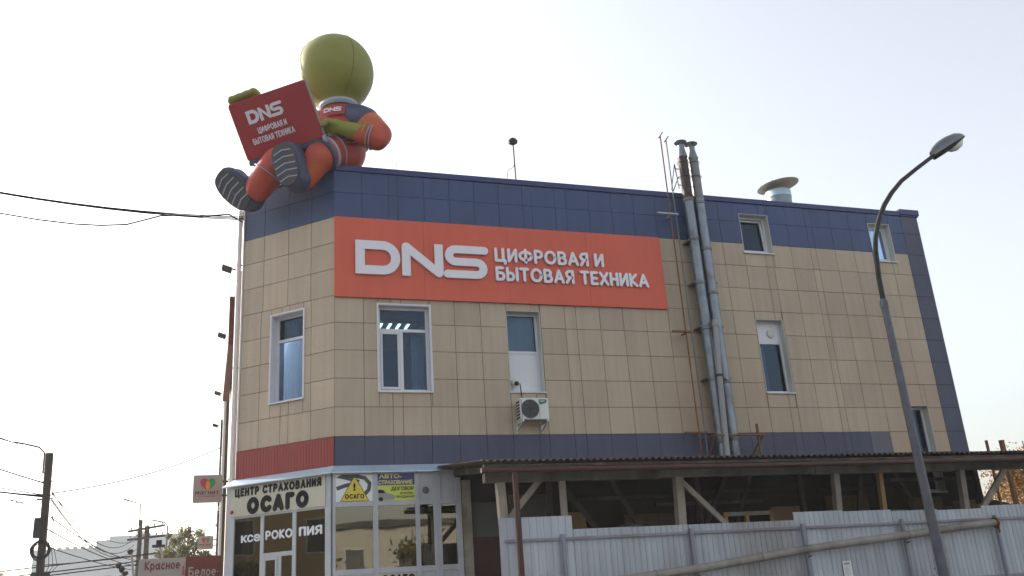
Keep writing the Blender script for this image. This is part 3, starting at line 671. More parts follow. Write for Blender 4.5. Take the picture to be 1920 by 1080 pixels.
for i in range(17):
    x = 2.08+i*sw
    if first is None: first = sheet_mesh().build('roof_sheet', 'slate', None)
    o = first if i == 0 else bpy.data.objects.new('roof_sheet', first.data)
    if i: col.objects.link(o)
    o.parent = can; o.location = V((x, 0, CB+.035+(.004 if i % 2 else 0)+random.uniform(-.004, .004)))-base(can)
MB().tube([(2.05, -3.43, 3.76), (8, -3.43, 3.75), (14, -3.43, 3.77), (20, -3.43, 3.78)], .05, 10).build('edge_pipe', 'redpaint', can)
MB().box(2.1, 20, -3.42, -3.38, 3.815, 3.865).build('batten', 'beam', can)
for i in range(5): MB().box(2.3+i*3.5, 2.3+(i+1)*3.5-.01, -2.80+.02*(i % 2), -2.64, 3.64+.016*(i % 2), 3.80).build('beam', 'beamlight', can)
for i in range(16):
    x = 2.45+i*1.15; MB().bar((x, -.05, 4.205), (x, -3.36, 3.815), .06, .12).build('rafter', 'beam', can)
def post(x0, z1, x1=None, w_=.15, mt='wood', y=-2.71): return MB().bar((x0 if x1 is None else x1, y, .12), (x0, y, z1), w_, w_, (0, 1, 0)).build('post', mt, can)
post(2.60, 3.66, 2.72); post(3.80, 3.66, None, .10); post(6.20, 3.66, 6.0, .16); post(9.80, 3.66, 9.45, .13); post(10.90, 3.66, 10.65, .10, 'woodwarm'); post(13.02, 3.66, 12.7, .13); post(16.8, 3.66, None, .14); post(19.2, 3.66, None, .14)
for a, b, w_ in (((3.38, -2.70, 3.68), (2.66, -2.70, 2.92), .10), ((6.25, -2.72, 3.58), (7.15, -2.72, 2.70), .10), ((14.25, -2.72, 3.66), (13.30, -2.72, 2.75), .12), ((4.3, -1.2, 3.9), (5.25, -1.2, 2.6), .09), ((8.3, -1.0, 3.9), (7.5, -1.0, 2.6), .09)):
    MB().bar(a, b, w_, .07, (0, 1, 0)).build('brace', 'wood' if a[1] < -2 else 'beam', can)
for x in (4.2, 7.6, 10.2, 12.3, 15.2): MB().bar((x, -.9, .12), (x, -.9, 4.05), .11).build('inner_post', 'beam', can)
dp = MB().tube([(2.66, -3.43, .12), (2.66, -3.43, 3.72)], .055, 10).build('support_pipe', 'redpaint', can)

for x0, x1, z, y in ((4.9, 7.4, 3.55, -.09), (8.2, 10.6, 3.62, -.08), (11.2, 13.4, 3.58, -.10), (6.6, 9.2, 3.30, -.85), (12.2, 15.0, 3.66, -.95)):
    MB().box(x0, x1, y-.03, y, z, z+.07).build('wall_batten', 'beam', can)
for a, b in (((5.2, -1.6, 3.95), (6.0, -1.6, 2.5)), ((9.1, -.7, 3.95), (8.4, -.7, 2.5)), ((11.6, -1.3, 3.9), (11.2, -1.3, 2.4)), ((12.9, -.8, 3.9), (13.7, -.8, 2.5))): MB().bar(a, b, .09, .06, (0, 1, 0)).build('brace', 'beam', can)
og = thing('old_wall_window', 'dark boarded window with a brown timber frame in the wall under the canopy', 'window', (4.0, -.04, 2.6))
for a in ((3.62, 3.70, 2.6, 3.72), (4.42, 4.50, 2.6, 3.72), (3.70, 4.42, 3.64, 3.72), (3.70, 4.42, 2.6, 2.68)): MB().box(a[0], a[1], -.075, -.005, a[2], a[3]).build('frame', 'ply', og)
MB().box(3.70, 4.42, -.04, -.01, 2.68, 3.64).build('board', 'roomdark', og)
for k, (x, y, h, w_, dp_, lab) in enumerate(((5.5, -1.9, 2.86, .5, .5, 'stack of brown timber offcuts just showing over the fence by the wide plywood panel'), (11.6, -1.8, 2.95, .9, .5, 'stack of timber offcuts just showing over the fence by the street lamp'), (13.5, -2.0, 2.98, .6, .5, 'stack of brown timber offcuts just showing over the fence near the last brace'))):
    t = thing('timber_stack', lab, 'timber', (x, y, .12))
    for j in range(7):
        z = .12+(h-.12)*j/7; q = random.uniform(-.05, .05); MB().box(x-w_/2+q, x+w_/2+q, y-dp_/2, y+dp_/2, z, z+(h-.12)/7-.004).build('plank', random.choice(('ply', 'woodwarm', 'beam', 'wood')), t)
# stored odds and ends behind the fence
def board(name, label, x0, x1, z1, y, mt, lean=.0, group=None, th=.03):
    o = MB().hexa([(x0, y-th, .13), (x1, y-th, .13), (x1, y, .13), (x0, y, .13), (x0, y-th+lean, z1), (x1, y-th+lean, z1), (x1, y+lean, z1), (x0, y+lean, z1)]).build(name, mt, None, loc=((x0+x1)/2, y, .13))
    return tag(o, label, 'panel', group)
board('plywood_panel', 'narrow warm brown plywood panel standing under the canopy beside a leaning brace', 4.75, 5.15, 3.28, -.75, 'woodwarm', .35)
board('plywood_panel', 'wide brown plywood panel standing on end between the timber posts under the canopy', 6.1, 7.3, 3.2, -.6, 'ply', .3)
board('plywood_panel', 'warm brown plywood panel standing on end near the old window frame', 9.55, 10.3, 3.22, -.9, 'woodwarm', .3)
board('plywood_panel', 'tall grey brown door leaf leaning on the wall behind the thin warm coloured post', 11.3, 12.5, 3.45, -.5, 'ply', .3)
board('plywood_panel', 'large dull brown panel leaning on the wall near the end of the canopy', 13.6, 14.6, 3.35, -.6, 'ply', .3)
board('plywood_panel', 'narrow dark brown panel leaning by the last post under the canopy', 15.0, 15.7, 3.25, -.5, 'ply', .3)
wf = thing('old_window_frame', 'old unglazed timber window frame propped under the canopy behind the fence', 'window frame', (8.3, -1.6, .13))
for x in (7.75, 8.25, 8.85): MB().box(x, x+.08, -1.63, -1.57, .13, 3.06).build('stile', 'woodwarm', wf)
MB().box(7.83, 8.85, -1.627, -1.573, 2.98, 3.06).build('top_rail', 'wood', wf); MB().box(7.83, 8.25, -1.625, -1.575, 2.62, 2.68).build('cross_rail', 'woodwarm', wf); MB().box(8.33, 8.85, -1.625, -1.575, 2.62, 2.68).build('cross_rail', 'woodwarm', wf)

# ------------------------------------------------------------------ corrugated metal fence
fen = thing('metal_fence', 'pale grey corrugated sheet metal fence with round posts in front of the canopy', 'fence', (9, -3.1, .12))
sp_ = .115; n_ = 10
def fence_sheet(h_, w_=sp_*n_):
    mb = MB(); prof = []
    for i in range(n_):
        x = i*sp_; prof += [(x, 0), (x+.004, .008), (x+.009, .008), (x+.013, 0), (x+.06, -.003)]
    prof.append((w_, 0)); n = len(prof)
    mb.v = [V((x, y, 0)) for x, y in prof]+[V((x, y, h_)) for x, y in prof]
    mb.f = [(i, i+1, n+i+1, n+i) for i in range(n-1)]
    return mb
FS_CACHE = {}
x = 2.41; i = 0
while x < 18:
    top = 2.98 if x < 3.7 else 2.745 if x < 7.6 else 2.895-(x-7.7)*.022 if x < 12.8 else 2.875
    wd = sp_*n_
    nxt = x+wd
    h_ = round(top-.14, 3)
    if h_ not in FS_CACHE: FS_CACHE[h_] = fence_sheet(h_).build('metal_sheet', 'fence', None, smooth=False).data; o = [q for q in bpy.data.objects if q.data == FS_CACHE[h_]][0]
    else: o = bpy.data.objects.new('metal_sheet', FS_CACHE[h_]); col.objects.link(o)
    sx = 1.19 if x < 3.7 else 1.0; o.scale = (sx, 1, 1)
    o.parent = fen; o.location = V((x, -3.10-(i % 2)*.004, .14+random.uniform(-.012, .008)))-base(fen); o.rotation_euler = (random.uniform(-.004, .001), 0, random.uniform(-.004, .004)); x += wd*sx; i += 1
for x in (3.55, 6.08, 8.49, 10.82, 13.19, 15.6): MB().tube([(x, -3.19, .12), (x, -3.19, 2.66)], .042, 12).build('post', 'fencepost', fen)
xs = [2.45, 3.55, 6.08, 8.49, 10.82, 13.19, 15.6, 17.8]
for a, b in zip(xs[:-1], xs[1:]):
    for z in (2.585, 1.46, .45): MB().box(a+.045, b-.045, -3.165, -3.128, z-.02, z+.025).build('rail', 'rail', fen)
# notice
nt_ = thing('notice_sheet', 'small white paper notice with faded print taped to the fence', 'notice', (8.9, -3.13, 1.75))
MB().box(9.30, 9.50, -3.121, -3.118, 1.50, 1.93).build('paper', 'whitep', nt_)
pr = MB()
for k in range(9): pr.box(9.33, 9.33+random.uniform(.08, .14), -3.123, -3.1215, 1.55+k*.033, 1.558+k*.033)
pr.box(9.335, 9.46, -3.123, -3.1215, 1.86, 1.895); pr.build('print', 'kgrey', nt_)
# lagged pipe resting along the fence
lp = thing('lagged_pipe', 'thick grey lagged pipe slanting along the front of the fence', 'pipe', (5.2, -3.3, 0))
pp = [(3.2, -3.31, 1.72), (4.2, -3.31, 1.81), (5.2, -3.31, 1.885), (6.3, -3.31, 1.965), (7.4, -3.31, 2.08), (8.4, -3.31, 2.18), (9.6, -3.31, 2.265), (10.8, -3.31, 2.345), (12.1, -3.31, 2.445), (13.05, -3.31, 2.50)]
MB().tube([(3.1, -3.31, .12), (3.1, -3.31, 1.6)]+pp, .072, 12).build('pipe_run', 'lagging', lp)
for k in (2, 4, 5, 7, 8):
    p = V(pp[k]); q = (V(pp[k+1])-p).normalized(); MB().tube([p-q*.012, p+q*.012], .08, 12).build('band', 'galvold', lp)
MB().lathe((13.05, -3.31, 2.50), [(.11, -.02), (.11, .02)], 14, (1, 0, .06)).build('flange', 'rust', lp); MB().bar((13.08, -3.31, 2.49), (13.19, -3.235, 2.40), .04).bar((13.19, -3.235, 2.30), (13.19, -3.235, 2.55), .03).build('bracket', 'rust', lp)
for x, z in ((6.08, 1.89), (8.49, 2.12), (10.82, 2.28)): MB().bar((x, -3.31, z-.06), (x, -3.23, z-.08), .04, .02).build('bracket', 'rust', lp)

# ------------------------------------------------------------------ chimney pipes on the front wall
def flue(cx, r, ztop, label, collars, brown):
    t = thing('flue_pipe', label, 'pipe', (cx, -.3, 4.2), 'twin galvanised flues on the front wall')
    MB().tube([(cx, -.3, 4.22), (cx, -.3, 10.85)], r, 20).build('shaft', 'galv', t)
    MB().tube([(cx, -.3, 10.85), (cx, -.3, ztop-.32)], r*.97, 20).build('upper_shaft', brown, t)
    MB().lathe((cx, -.3, ztop-.34), [(r*1.04, 0), (r*1.06, .03), (r*.98, .05), (r*.68, .24), (r*.68, .34)], 20).build('cone', 'galv', t)
    MB().lathe((cx, -.3, ztop+.09), [(r*1.28, 0), (r*1.28, .006), (.02, .07), (.0001, .075)], 20).lathe((cx, -.3, ztop+.085), [(.0001, .06), (r*1.26, 0)], 20).build('rain_cap', 'galv', t)
    lg = MB()
    for k in range(3): a = k*2.09+.5; lg.bar((cx+r*.6*math.cos(a), -.3+r*.6*math.sin(a), ztop-.03), (cx+r*.9*math.cos(a), -.3+r*.9*math.sin(a), ztop+.10), .012)
    lg.build('cap_leg', 'iron', t)
    for z in collars: MB().lathe((cx, -.3, z), [(r*1.0, -.045), (r*1.10, -.03), (r*1.10, .03), (r*1.0, .045)], 20).build('collar', 'galvold', t)
    for z in (9.72, 8.62, 7.5, 6.25): MB().box(cx-.17, cx+.17, -.33, -.005, z-.02, z+.02).build('clamp', 'galvold', t)
flue(8.745, .128, 12.34, 'galvanised flue pipe with a rust brown top beside the two thin rods', (10.8, 9.75, 8.6, 7.45, 6.2, 4.75), 'rustbrown')
flue(9.045, .132, 12.32, 'galvanised flue pipe with a dull grey top on the window side of its twin', (10.75, 9.5, 8.35, 6.15, 4.8), 'galvold')
tn = thing('drain_pipe', 'thin grey plastic drain pipe leaning in front of the flues', 'pipe', (8.7, -.5, 4.2))
MB().tube([(8.70, -.52, 4.22), (8.74, -.52, 5.3), (8.80, -.52, 6.4), (8.875, -.52, 7.55)], .068, 14).build('shaft', 'kgrey', tn); MB().lathe((8.875, -.52, 7.52), [(.085, -.08), (.085, .06), (.06, .08)], 14, (.06, 0, 1)).build('socket', 'kgrey', tn); MB().lathe((8.80, -.52, 6.25), [(.082, -.03), (.082, .03)], 14).bar((8.8, -.5, 6.25), (9.05, -.42, 6.15), .03).build('clamp', 'iron', tn)
for k, (cx, lab) in enumerate(((8.19, 'thin steel rod with hooked top running up the wall nearest the orange sign'), (8.34, 'thin steel rod with hooked top running up the wall nearest the flues'))):
    t = thing('steel_rod', lab, 'rod', (cx, -.3, 4.2), 'thin rods beside the flues')
    MB().tube([(cx, -.3, 4.22), (cx, -.3, 12.55-.1*k)], .018, 8).build('shaft', 'galvold' if k else 'rust', t)
    MB().bar((cx-.05, -.3, 12.5-.1*k), (cx+.08, -.3, 12.68-.1*k), .025).build('hook', 'rust', t)
for z in (10.40, 7.36, 4.96):
    o = MB().box(7.83, 8.40, -.33, -.27, z-.02, z+.02).box(8.22, 8.26, -.27, -.003, z-.015, z+.015).build('rod_bracket', 'pvc2' if z > 9 else 'rust', None, loc=(8.1, -.3, z)); tag(o, {10.40: 'pale steel bracket holding the rods on the dark blue band', 7.36: 'rusty bracket holding the rods level with the drain pipe top', 4.96: 'rusty bracket holding the rods just above the lower blue band'}[z], 'bracket', 'brackets of the thin rods')
rf = thing('roof_bracket', 'small steel triangle frame bracing the flues at the roof edge', 'bracket', (8.5, 0, 11.1))
MB().bar((8.40, -.15, 11.14), (8.55, -.2, 11.85), .02).bar((8.55, -.2, 11.85), (8.56, -.25, 11.14), .02).bar((8.48, -.1, 11.14), (8.62, -.2, 11.5), .02).build('frame', 'iron', rf)
st_ = MB()
for z in (11.86, 11.46): st_.tube([(8.745+.15*math.cos(a), -.3+.15*math.sin(a), z) for a in [k*math.pi/8 for k in range(17)]], .008, 6, False).tube([(9.045+.15*math.cos(a), -.3+.15*math.sin(a), z) for a in [k*math.pi/8 for k in range(17)]], .008, 6, False)
st_.build('strap', 'galv', rf)
for z in (11.75, 11.3): MB().bar((8.6, -.14, z), (9.2, -.14, z), .02).build('cross_bar', 'iron', rf)
pb = thing('rusty_bracket', 'rusty angle iron bracket carrying the flues just above the canopy', 'bracket', (9, -.4, 4.3))
MB().bar((8.45, -.55, 4.86), (9.75, -.55, 4.86), .04).bar((9.6, -.5, 4.4), (9.6, -.5, 5.12), .045).build('frame', 'rust', pb); MB().bar((9.72, -.5, 4.85), (9.62, -.1, 4.45), .035).build('strut', 'rust', pb); MB().bar((8.45, -.5, 4.85), (8.5, -.05, 4.4), .035).bar((8.45, -.55, 4.86), (8.45, -.02, 4.86), .035).build('strut', 'rust', pb)

# ------------------------------------------------------------------ air conditioner, cctv
ac = thing('air_conditioner', 'cream outdoor air conditioner unit with dark fan on a wall bracket', 'air conditioner', (4.2, -.25, 5.2))
MB().box(3.885, 4.535, -.42, -.12, 5.25, 5.72).build('casing', 'acwhite', ac, bevel=.015)
cx, cz = 4.105, 5.482
MB().lathe((cx, -.421, cz), [(.205, 0), (.205, .012), (.19, .015), (.185, .004), (.0001, .002)], 28, (0, -1, 0)).build('fan_recess', 'acgrille', ac)
gr = MB()
for k in range(1, 9): gr.tube([(cx+.022*k*math.cos(a), -.432, cz+.022*k*math.sin(a)) for a in [j*math.pi/12 for j in range(25)]], .0025, 4, False)
for k in range(8): a = k*math.pi/4; gr.bar((cx, -.434, cz), (cx+.19*math.cos(a), -.434, cz+.19*math.sin(a)), .006)
gr.build('fan_guard', 'iron', ac)
MB().box(3.905, 3.925, -.425, -.418, 5.28, 5.69).box(4.31, 4.316, -.425, -.418, 5.27, 5.70).build('trim', 'kgrey', ac)
fnb = lambda a, b, d: V((a, -.42-d, b))
MB().prism([(4.325, 5.69), (4.48, 5.69), (4.50, 5.645), (4.47, 5.61), (4.325, 5.575)], fnb, .0, .004).build('badge', 'green', ac); MB().prism([(4.35, 5.64), (4.45, 5.645), (4.45, 5.655), (4.35, 5.66)], fnb, .0045, .006).build('badge_mark', 'whitep', ac)
sl = MB()
for k in range(6): sl.box(3.878, 3.8845, -.38, -.28, 5.29+k*.068, 5.33+k*.068).box(3.878, 3.8845, -.26, -.16, 5.29+k*.068, 5.33+k*.068)
sl.build('side_louvre', 'black', ac)
for x in (3.90, 4.47): MB().box(x, x+.04, -.46, -.003, 5.205, 5.247).bar((x+.02, -.02, 5.07), (x+.02, -.36, 5.20), .025).box(x+.002, x+.038, -.03, -.003, 5.03, 5.205).build('bracket', 'pvc', ac)
cc = thing('security_camera', 'small white turret security camera on the white window panel', 'camera', (3.95, 0, 6.16))
MB().lathe((3.97, .20, 6.20), [(.075, 0), (.075, .1), (.07, .2), (.05, .23)], 16, (-.05, -1, -.25)).build('mount', 'acwhite', cc)
MB().lathe((3.955, .0, 6.15), [(.066, -.05), (.07, 0), (.07, .10), (.055, .12), (.05, .10), (.0001, .10)], 18, (-.12, -1, -.35)).build('body', 'acwhite', cc); MB().lathe((3.945, -.097, 6.113), [(.052, 0), (.04, .015), (.0001, .02)], 16, (-.12, -1, -.35)).build('lens', 'black', cc)
MB().tube([(4.02, .0, 6.17), (4.04, -.06, 6.10), (4.05, -.07, 5.9), (4.06, -.10, 5.72)], .012, 8).build('cable', 'black', cc)

# ------------------------------------------------------------------ roof fittings
rv = thing('roof_vent', 'wide galvanised roof vent with a flat mushroom cap', 'vent', (13.58, 2.5, 10.7))
MB().tube([(13.55, 2.5, 10.7), (13.55, 2.5, 12.72)], .37, 26).build('neck', 'galv', rv); MB().lathe((13.55, 2.5, 12.52), [(.37, -.03), (.385, -.02), (.385, .18), (.37, .2)], 26).build('band', 'eave', rv)
MB().lathe((13.60, 2.5, 12.93), [(.625, 0), (.63, .012), (.35, .06), (.0001, .09)], 28, (-.13, .0, 1)).lathe((13.60, 2.5, 12.925), [(.0001, .07), (.62, .0)], 28, (-.13, 0, 1)).build('cap', 'cream', rv)
lg = MB()
for k in range(4): a = k*math.pi/2+.6; lg.bar((13.55+.36*math.cos(a), 2.5+.36*math.sin(a), 12.65), (13.6+.42*math.cos(a), 2.5+.42*math.sin(a), 12.99), .03, .006)
lg.build('cap_leg', 'iron', rv)
ms = thing('roof_mast', 'thin mast with a small dark floodlight head on the roof', 'mast', (4.86, 1.5, 10.7))
MB().tube([(4.86, 1.5, 10.7), (4.845, 1.5, 12.95)], .02, 8).build('pole', 'iron', ms); MB().lathe((4.84, 1.5, 12.93), [(.04, -.02), (.12, .02), (.13, .10), (.06, .17), (.0001, .18)], 14, (-.1, -.3, 1)).build('head', 'iron', ms)
MB().tube([(4.85, 1.47, 12.4), (4.80, 1.45, 12.25), (4.62, 1.4, 12.1), (4.55, 1.35, 11.8), (4.5, 1.3, 11.0)], .008, 6).build('wire', 'cable', ms)

# ------------------------------------------------------------------ street lamp in front of the fence
la = thing('street_lamp', 'tall grey street lamp with curved arm in front of the fence', 'street lamp', (9.93, -5, .12))
MB().tube([(9.95, -5, .12), (9.94, -5, 1.54), (9.90, -5, 4), (9.862, -5, 6.6)], [.098, .092, .078, .066], 16).build('post', 'lamp', la)
MB().lathe((9.86, -5, 6.6), [(.075, -.12), (.078, 0), (.06, .06)], 16).build('sleeve', 'lamp', la)
MB().tube([(9.86, -5, 6.6), (9.868, -5, 7.1), (9.925, -5, 7.68), (9.985, -5, 7.95), (10.09, -5, 8.2), (10.22, -5, 8.45), (10.38, -5, 8.70), (10.62, -5, 8.98), (10.94, -5, 9.28), (11.4, -5, 9.6), (11.98, -5, 9.985)], [.05, .05, .05, .05, .05, .05, .05, .048, .045, .043, .042], 14).build('arm', 'lampdark', la)
ax = V((.93, 0, .54)).normalized(); pe = V((0, 1, 0)); nz = ax.cross(pe).normalized()*-1
nz = V((-ax.z, 0, ax.x))
def loft(c0, prof, zlo, zhi, n=20):
    mb = MB()
    for (u, wv, hh) in prof:
        for k in range(n):
            a = 2*math.pi*k/n; zz = math.sin(a); mb.v.append(V(c0)+ax*u+pe*(wv*math.cos(a))+nz*((zhi if zz > 0 else zlo)*hh*zz))
    for i in range(len(prof)-1):
        for k in range(n): mb.f.append((i*n+k, i*n+(k+1) % n, (i+1)*n+(k+1) % n, (i+1)*n+k))
    mb.f.append(tuple(range(n))); mb.f.append(tuple((len(prof)-1)*n+k for k in range(n))); mb.smooth = True; return mb
loft((11.93, -5, 9.96), [(0, .06, .5), (.15, .11, .8), (.35, .17, 1.0), (.6, .205, 1.05), (.85, .185, .9), (1.0, .13, .6), (1.08, .05, .25)], .0, .20).build('head', 'alu', la)
loft((11.93, -5, 9.96), [(.0, .065, 1), (.15, .116, 1), (.40, .185, 1), (.62, .213, .9), (.9, .185, .6), (1.06, .10, .4)], .10, .012).build('housing', 'lampdark', la)
loft((11.93, -5, 9.94), [(.52, .05, .5), (.58, .11, .8), (.72, .14, 1.), (.88, .13, .9), (1.0, .07, .4)], .17, .0).build('diffuser', 'diff', la)

# ------------------------------------------------------------------ plain inflatable figure sitting on the roof corner
def blob(mb, name, mt, parent, vox=.045, it=6):
    """join overlapping solids into one continuous soft skin"""
    o = mb.build(name, mt, parent, smooth=True)
    md = o.modifiers.new('r', 'REMESH'); md.mode = 'VOXEL'; md.voxel_size = vox
    ms_ = o.modifiers.new('s', 'SMOOTH'); ms_.iterations = it; ms_.factor = .6
    bpy.context.view_layer.update()
    me = bpy.data.meshes.new_from_object(o.evaluated_get(bpy.context.evaluated_depsgraph_get()))
    o.modifiers.clear(); old = o.data; o.data = me; bpy.data.meshes.remove(old); me.name = name
    for p in me.polygons: p.use_smooth = True
    if not me.materials: me.materials.append(M[mt])
    return o
def ball(mb, c, r, n=20, sc_=(1, 1, 1)):
    k = len(mb.v); mb.lathe((0, 0, 0), [(max(r*math.sin(math.pi*i/n), 1e-5), -r*math.cos(math.pi*i/n)) for i in range(n+1)], n)
    for i in range(k, len(mb.v)): q = mb.v[i]; mb.v[i] = V((q.x*sc_[0], q.y*sc_[1], q.z*sc_[2]))+V(c)
    return mb
def limb(mb, pts, rad, sub=5):
    P_, Q_ = [], []
    for i in range(len(pts)-1):
        for k in range(sub):
            t = k/sub; P_.append(V(pts[i]).lerp(V(pts[i+1]), t)); Q_.append(rad[i]*(1-t)+rad[i+1]*t)
    P_.append(V(pts[-1])); Q_.append(rad[-1]); mb.tube(P_, Q_, 16)
    for q, r in zip(pts, rad): ball(mb, q, r, 14)
    return mb
fig = thing('inflatable_figure', 'giant inflatable figure in orange suit sitting on the roof corner with a red laptop', 'inflatable', (0, .45, 11.14))
mb = MB(); ball(mb, (.07, .36, 13.74), .93, 40, (.985, .985, 1.0)); limb(mb, [(.12, .35, 12.95), (.18, .33, 12.6)], [.42, .36]); blob(mb, 'head', 'skin', fig, .06, 10)
mb = MB()
limb(mb, [(.17, .33, 12.48), (.20, .36, 12.1), (.27, .42, 11.68)], [.44, .52, .53])
limb(mb, [(.45, .05, 12.40), (.78, -.28, 12.10), (.95, -.50, 11.72), (.88, -.54, 11.58), (.55, -.42, 11.72)], [.30, .29, .29, .27, .24])
limb(mb, [(-.15, .55, 12.45), (-.7, .55, 12.45), (-1.35, .42, 12.55)], [.32, .30, .26])
limb(mb, [(.2, .28, 11.58), (-.1, .03, 11.44), (-.36, -.10, 11.22), (-.52, .0, 10.95), (-.66, .06, 10.74)], [.44, .38, .34, .31, .27])
limb(mb, [(.0, .75, 11.62), (-.6, .52, 11.50), (-1.20, .36, 11.25), (-1.48, .48, 10.88), (-1.62, .55, 10.66)], [.46, .42, .37, .33, .30])
blob(mb, 'suit', 'suit', fig, .055, 8)
MB().lathe((.155, .335, 12.80), [(.30, -.05), (.43, -.08), (.47, -.02), (.45, .05), (.36, .06)], 28, (-.06, .0, 1)).build('collar', 'tread', fig)
# shoulder and knee bands
def ringband(name, a, b, r, mt, wd=.14):
    a, b = V(a), V(b); t = (b-a).normalized()
    return MB().lathe(a, [(r*.9, -wd/2), (r*1.06, -wd/2+.02), (r*1.08, 0), (r*1.06, wd/2-.02), (r*.9, wd/2)], 28, t).build(name, mt, fig)
ringband('knee_band', (-.16, .0, 11.40), (-.42, -.13, 11.2), .38, 'tread', .10); ringband('knee_band', (-.27, -.05, 11.31), (-.5, -.17, 11.1), .365, 'boot', .12)
ringband('waist_band', (.22, .38, 11.98), (.2, .36, 12.1), .545, 'boot', .09)
ringband('cuff', (.62, -.44, 11.745), (.55, -.42, 11.77), .245, 'skin', .08)
mb = MB(); limb(mb, [(.36, .12, 12.46), (.56, -.08, 12.34), (.70, -.20, 12.22)], [.315, .32, .315]); blob(mb, 'shoulder_pad', 'boot', fig, .055, 6)
tn_ = V((-.45, -.85, .1)).normalized(); tr_ = V((.85, -.45, 0)).normalized(); tu_ = tn_.cross(tr_); tu_ = tu_ if tu_.z > 0 else -tu_
fch = lambda a, b, d: V((.19, .35, 12.40))+tn_*(.515+d-.55*a*a)+tr_*a+tu_*b
cpt = MB(); nn = 8
for i in range(nn+1):
    for b in (-.10, .14): cpt.v.append(fch(-.28+.56*i/nn, b, 0))
cpt.f = [(2*i, 2*i+2, 2*i+3, 2*i+1) for i in range(nn)]; ch = cpt.build('chest_patch', 'laptop', fig)
dns(fch, -.22, .20, -.02, .09, .004, .010, 'letter', ch)
# hands: palm, four fingers and a thumb each
mb = MB(); limb(mb, [(.50, -.41, 11.78), (.15, -.36, 11.87), (-.02, -.32, 11.91)], [.215, .17, .185])
for k, (dy, ln) in enumerate(((-.17, .28), (-.06, .34), (.05, .34), (.15, .27))): limb(mb, [(-.05, -.30+dy, 11.93-.02*k), (-.05-ln*.6, -.30+dy*1.2, 11.94), (-.05-ln, -.29+dy*1.25, 11.83)], [.085, .075, .06], 3)
limb(mb, [(.05, -.12, 11.91), (-.06, .05, 11.93), (-.18, .10, 11.89)], [.085, .075, .06], 3)
blob(mb, 'hand', 'skin', fig, .03, 4)
mb = MB(); limb(mb, [(-1.45, .42, 12.56), (-1.85, .36, 12.66)], [.22, .19])
for k in range(4):
    o_ = V((.15*(k-1.2), -.10*(k-1.2), .03*k-.06)); limb(mb, [V((-1.95, .36, 12.60))+o_, V((-2.02, .22, 12.72))+o_, V((-2.08, .05, 12.68))+o_], [.135, .13, .11], 3)
limb(mb, [(-1.8, .25, 12.58), (-1.85, .15, 12.48)], [.085, .07], 3)
blob(mb, 'hand', 'skin', fig, .035, 14)
hc, hr = V((.07, .36, 13.74)), .935
for k in range(2):
    a = k*math.pi/2+.35; ax_ = V((math.cos(a), math.sin(a), 0))
    MB().tube([hc+(ax_*math.cos(t)*.985+V((0, 0, math.sin(t))))*hr for t in [j*math.pi/24 for j in range(-22, 71)] if True][:49], .006, 5, False).build('seam', 'seam', fig)
for a, b, r, wd in (((.24, .40, 11.80), (.2, .36, 12.1), .55, .022), ((.25, .41, 11.72), (.2, .36, 12.1), .55, .022), ((.0, .11, 11.49), (-.3, -.05, 11.30), .405, .02), ((.72, -.48, 11.655), (.55, -.42, 11.72), .265, .02), ((.78, -.505, 11.63), (.55, -.42, 11.70), .272, .02), ((-.85, .46, 11.42), (-1.2, .36, 11.25), .405, .02), ((-1.40, .43, 10.98), (-1.6, .54, 10.7), .35, .02)):
    ringband('seam_band', a, b, r, 'tread', wd)
# boots with treaded soles turned to the street
def boot(heel, toe, nrm, wd):
    heel, toe = V(heel), V(toe); L_ = (toe-heel); ln = L_.length; L_.normalize(); N_ = V(nrm); N_ = (N_-L_*N_.dot(L_)).normalized(); W_ = L_.cross(N_)
    fn = lambda a, b, d: heel+L_*a+W_*b+N_*d
    out = [(ln*(.5-.5*math.cos(t))*1.0, wd/2*math.copysign(abs(math.sin(t))**.62, math.sin(t))*(.88+.16*(.5-.5*math.cos(t)))) for t in [2*math.pi*i/28 for i in range(28)]]
    mb = MB(); mb.prism(out, fn, -.20, 0); 
    for a, r in ((.22, .36), (.45, .37), (.70, .33)): ball(mb, fn(ln*a, 0, -.30), wd*r*1.25, 16)
    b_ = blob(mb, 'boot', 'boot', fig, .04, 5)
    so = MB().prism([(a*.93+ln*.035, b*.88) for a, b in out], fn, -.03, .022).build('sole', 'key', b_)
    for k in range(5):
        a = ln*(.20+k*.15); h2 = wd*.36*(1 if 0 < k < 4 else .85)
        ribbon_mb = MB(); ribbon_solid(ribbon_mb, [(a-.03, -h2), (a+.02, 0), (a-.03, h2)], .026, fn, .02, .032); ribbon_mb.build('tread_bar', 'tread', b_)
boot((-.95, -.22, 10.42), (-1.22, -.36, 11.38), (-.66, -.73, -.20), .74)
boot((-1.80, .66, 10.26), (-2.50, .78, 11.08), (-.50, -.62, -.60), .74)
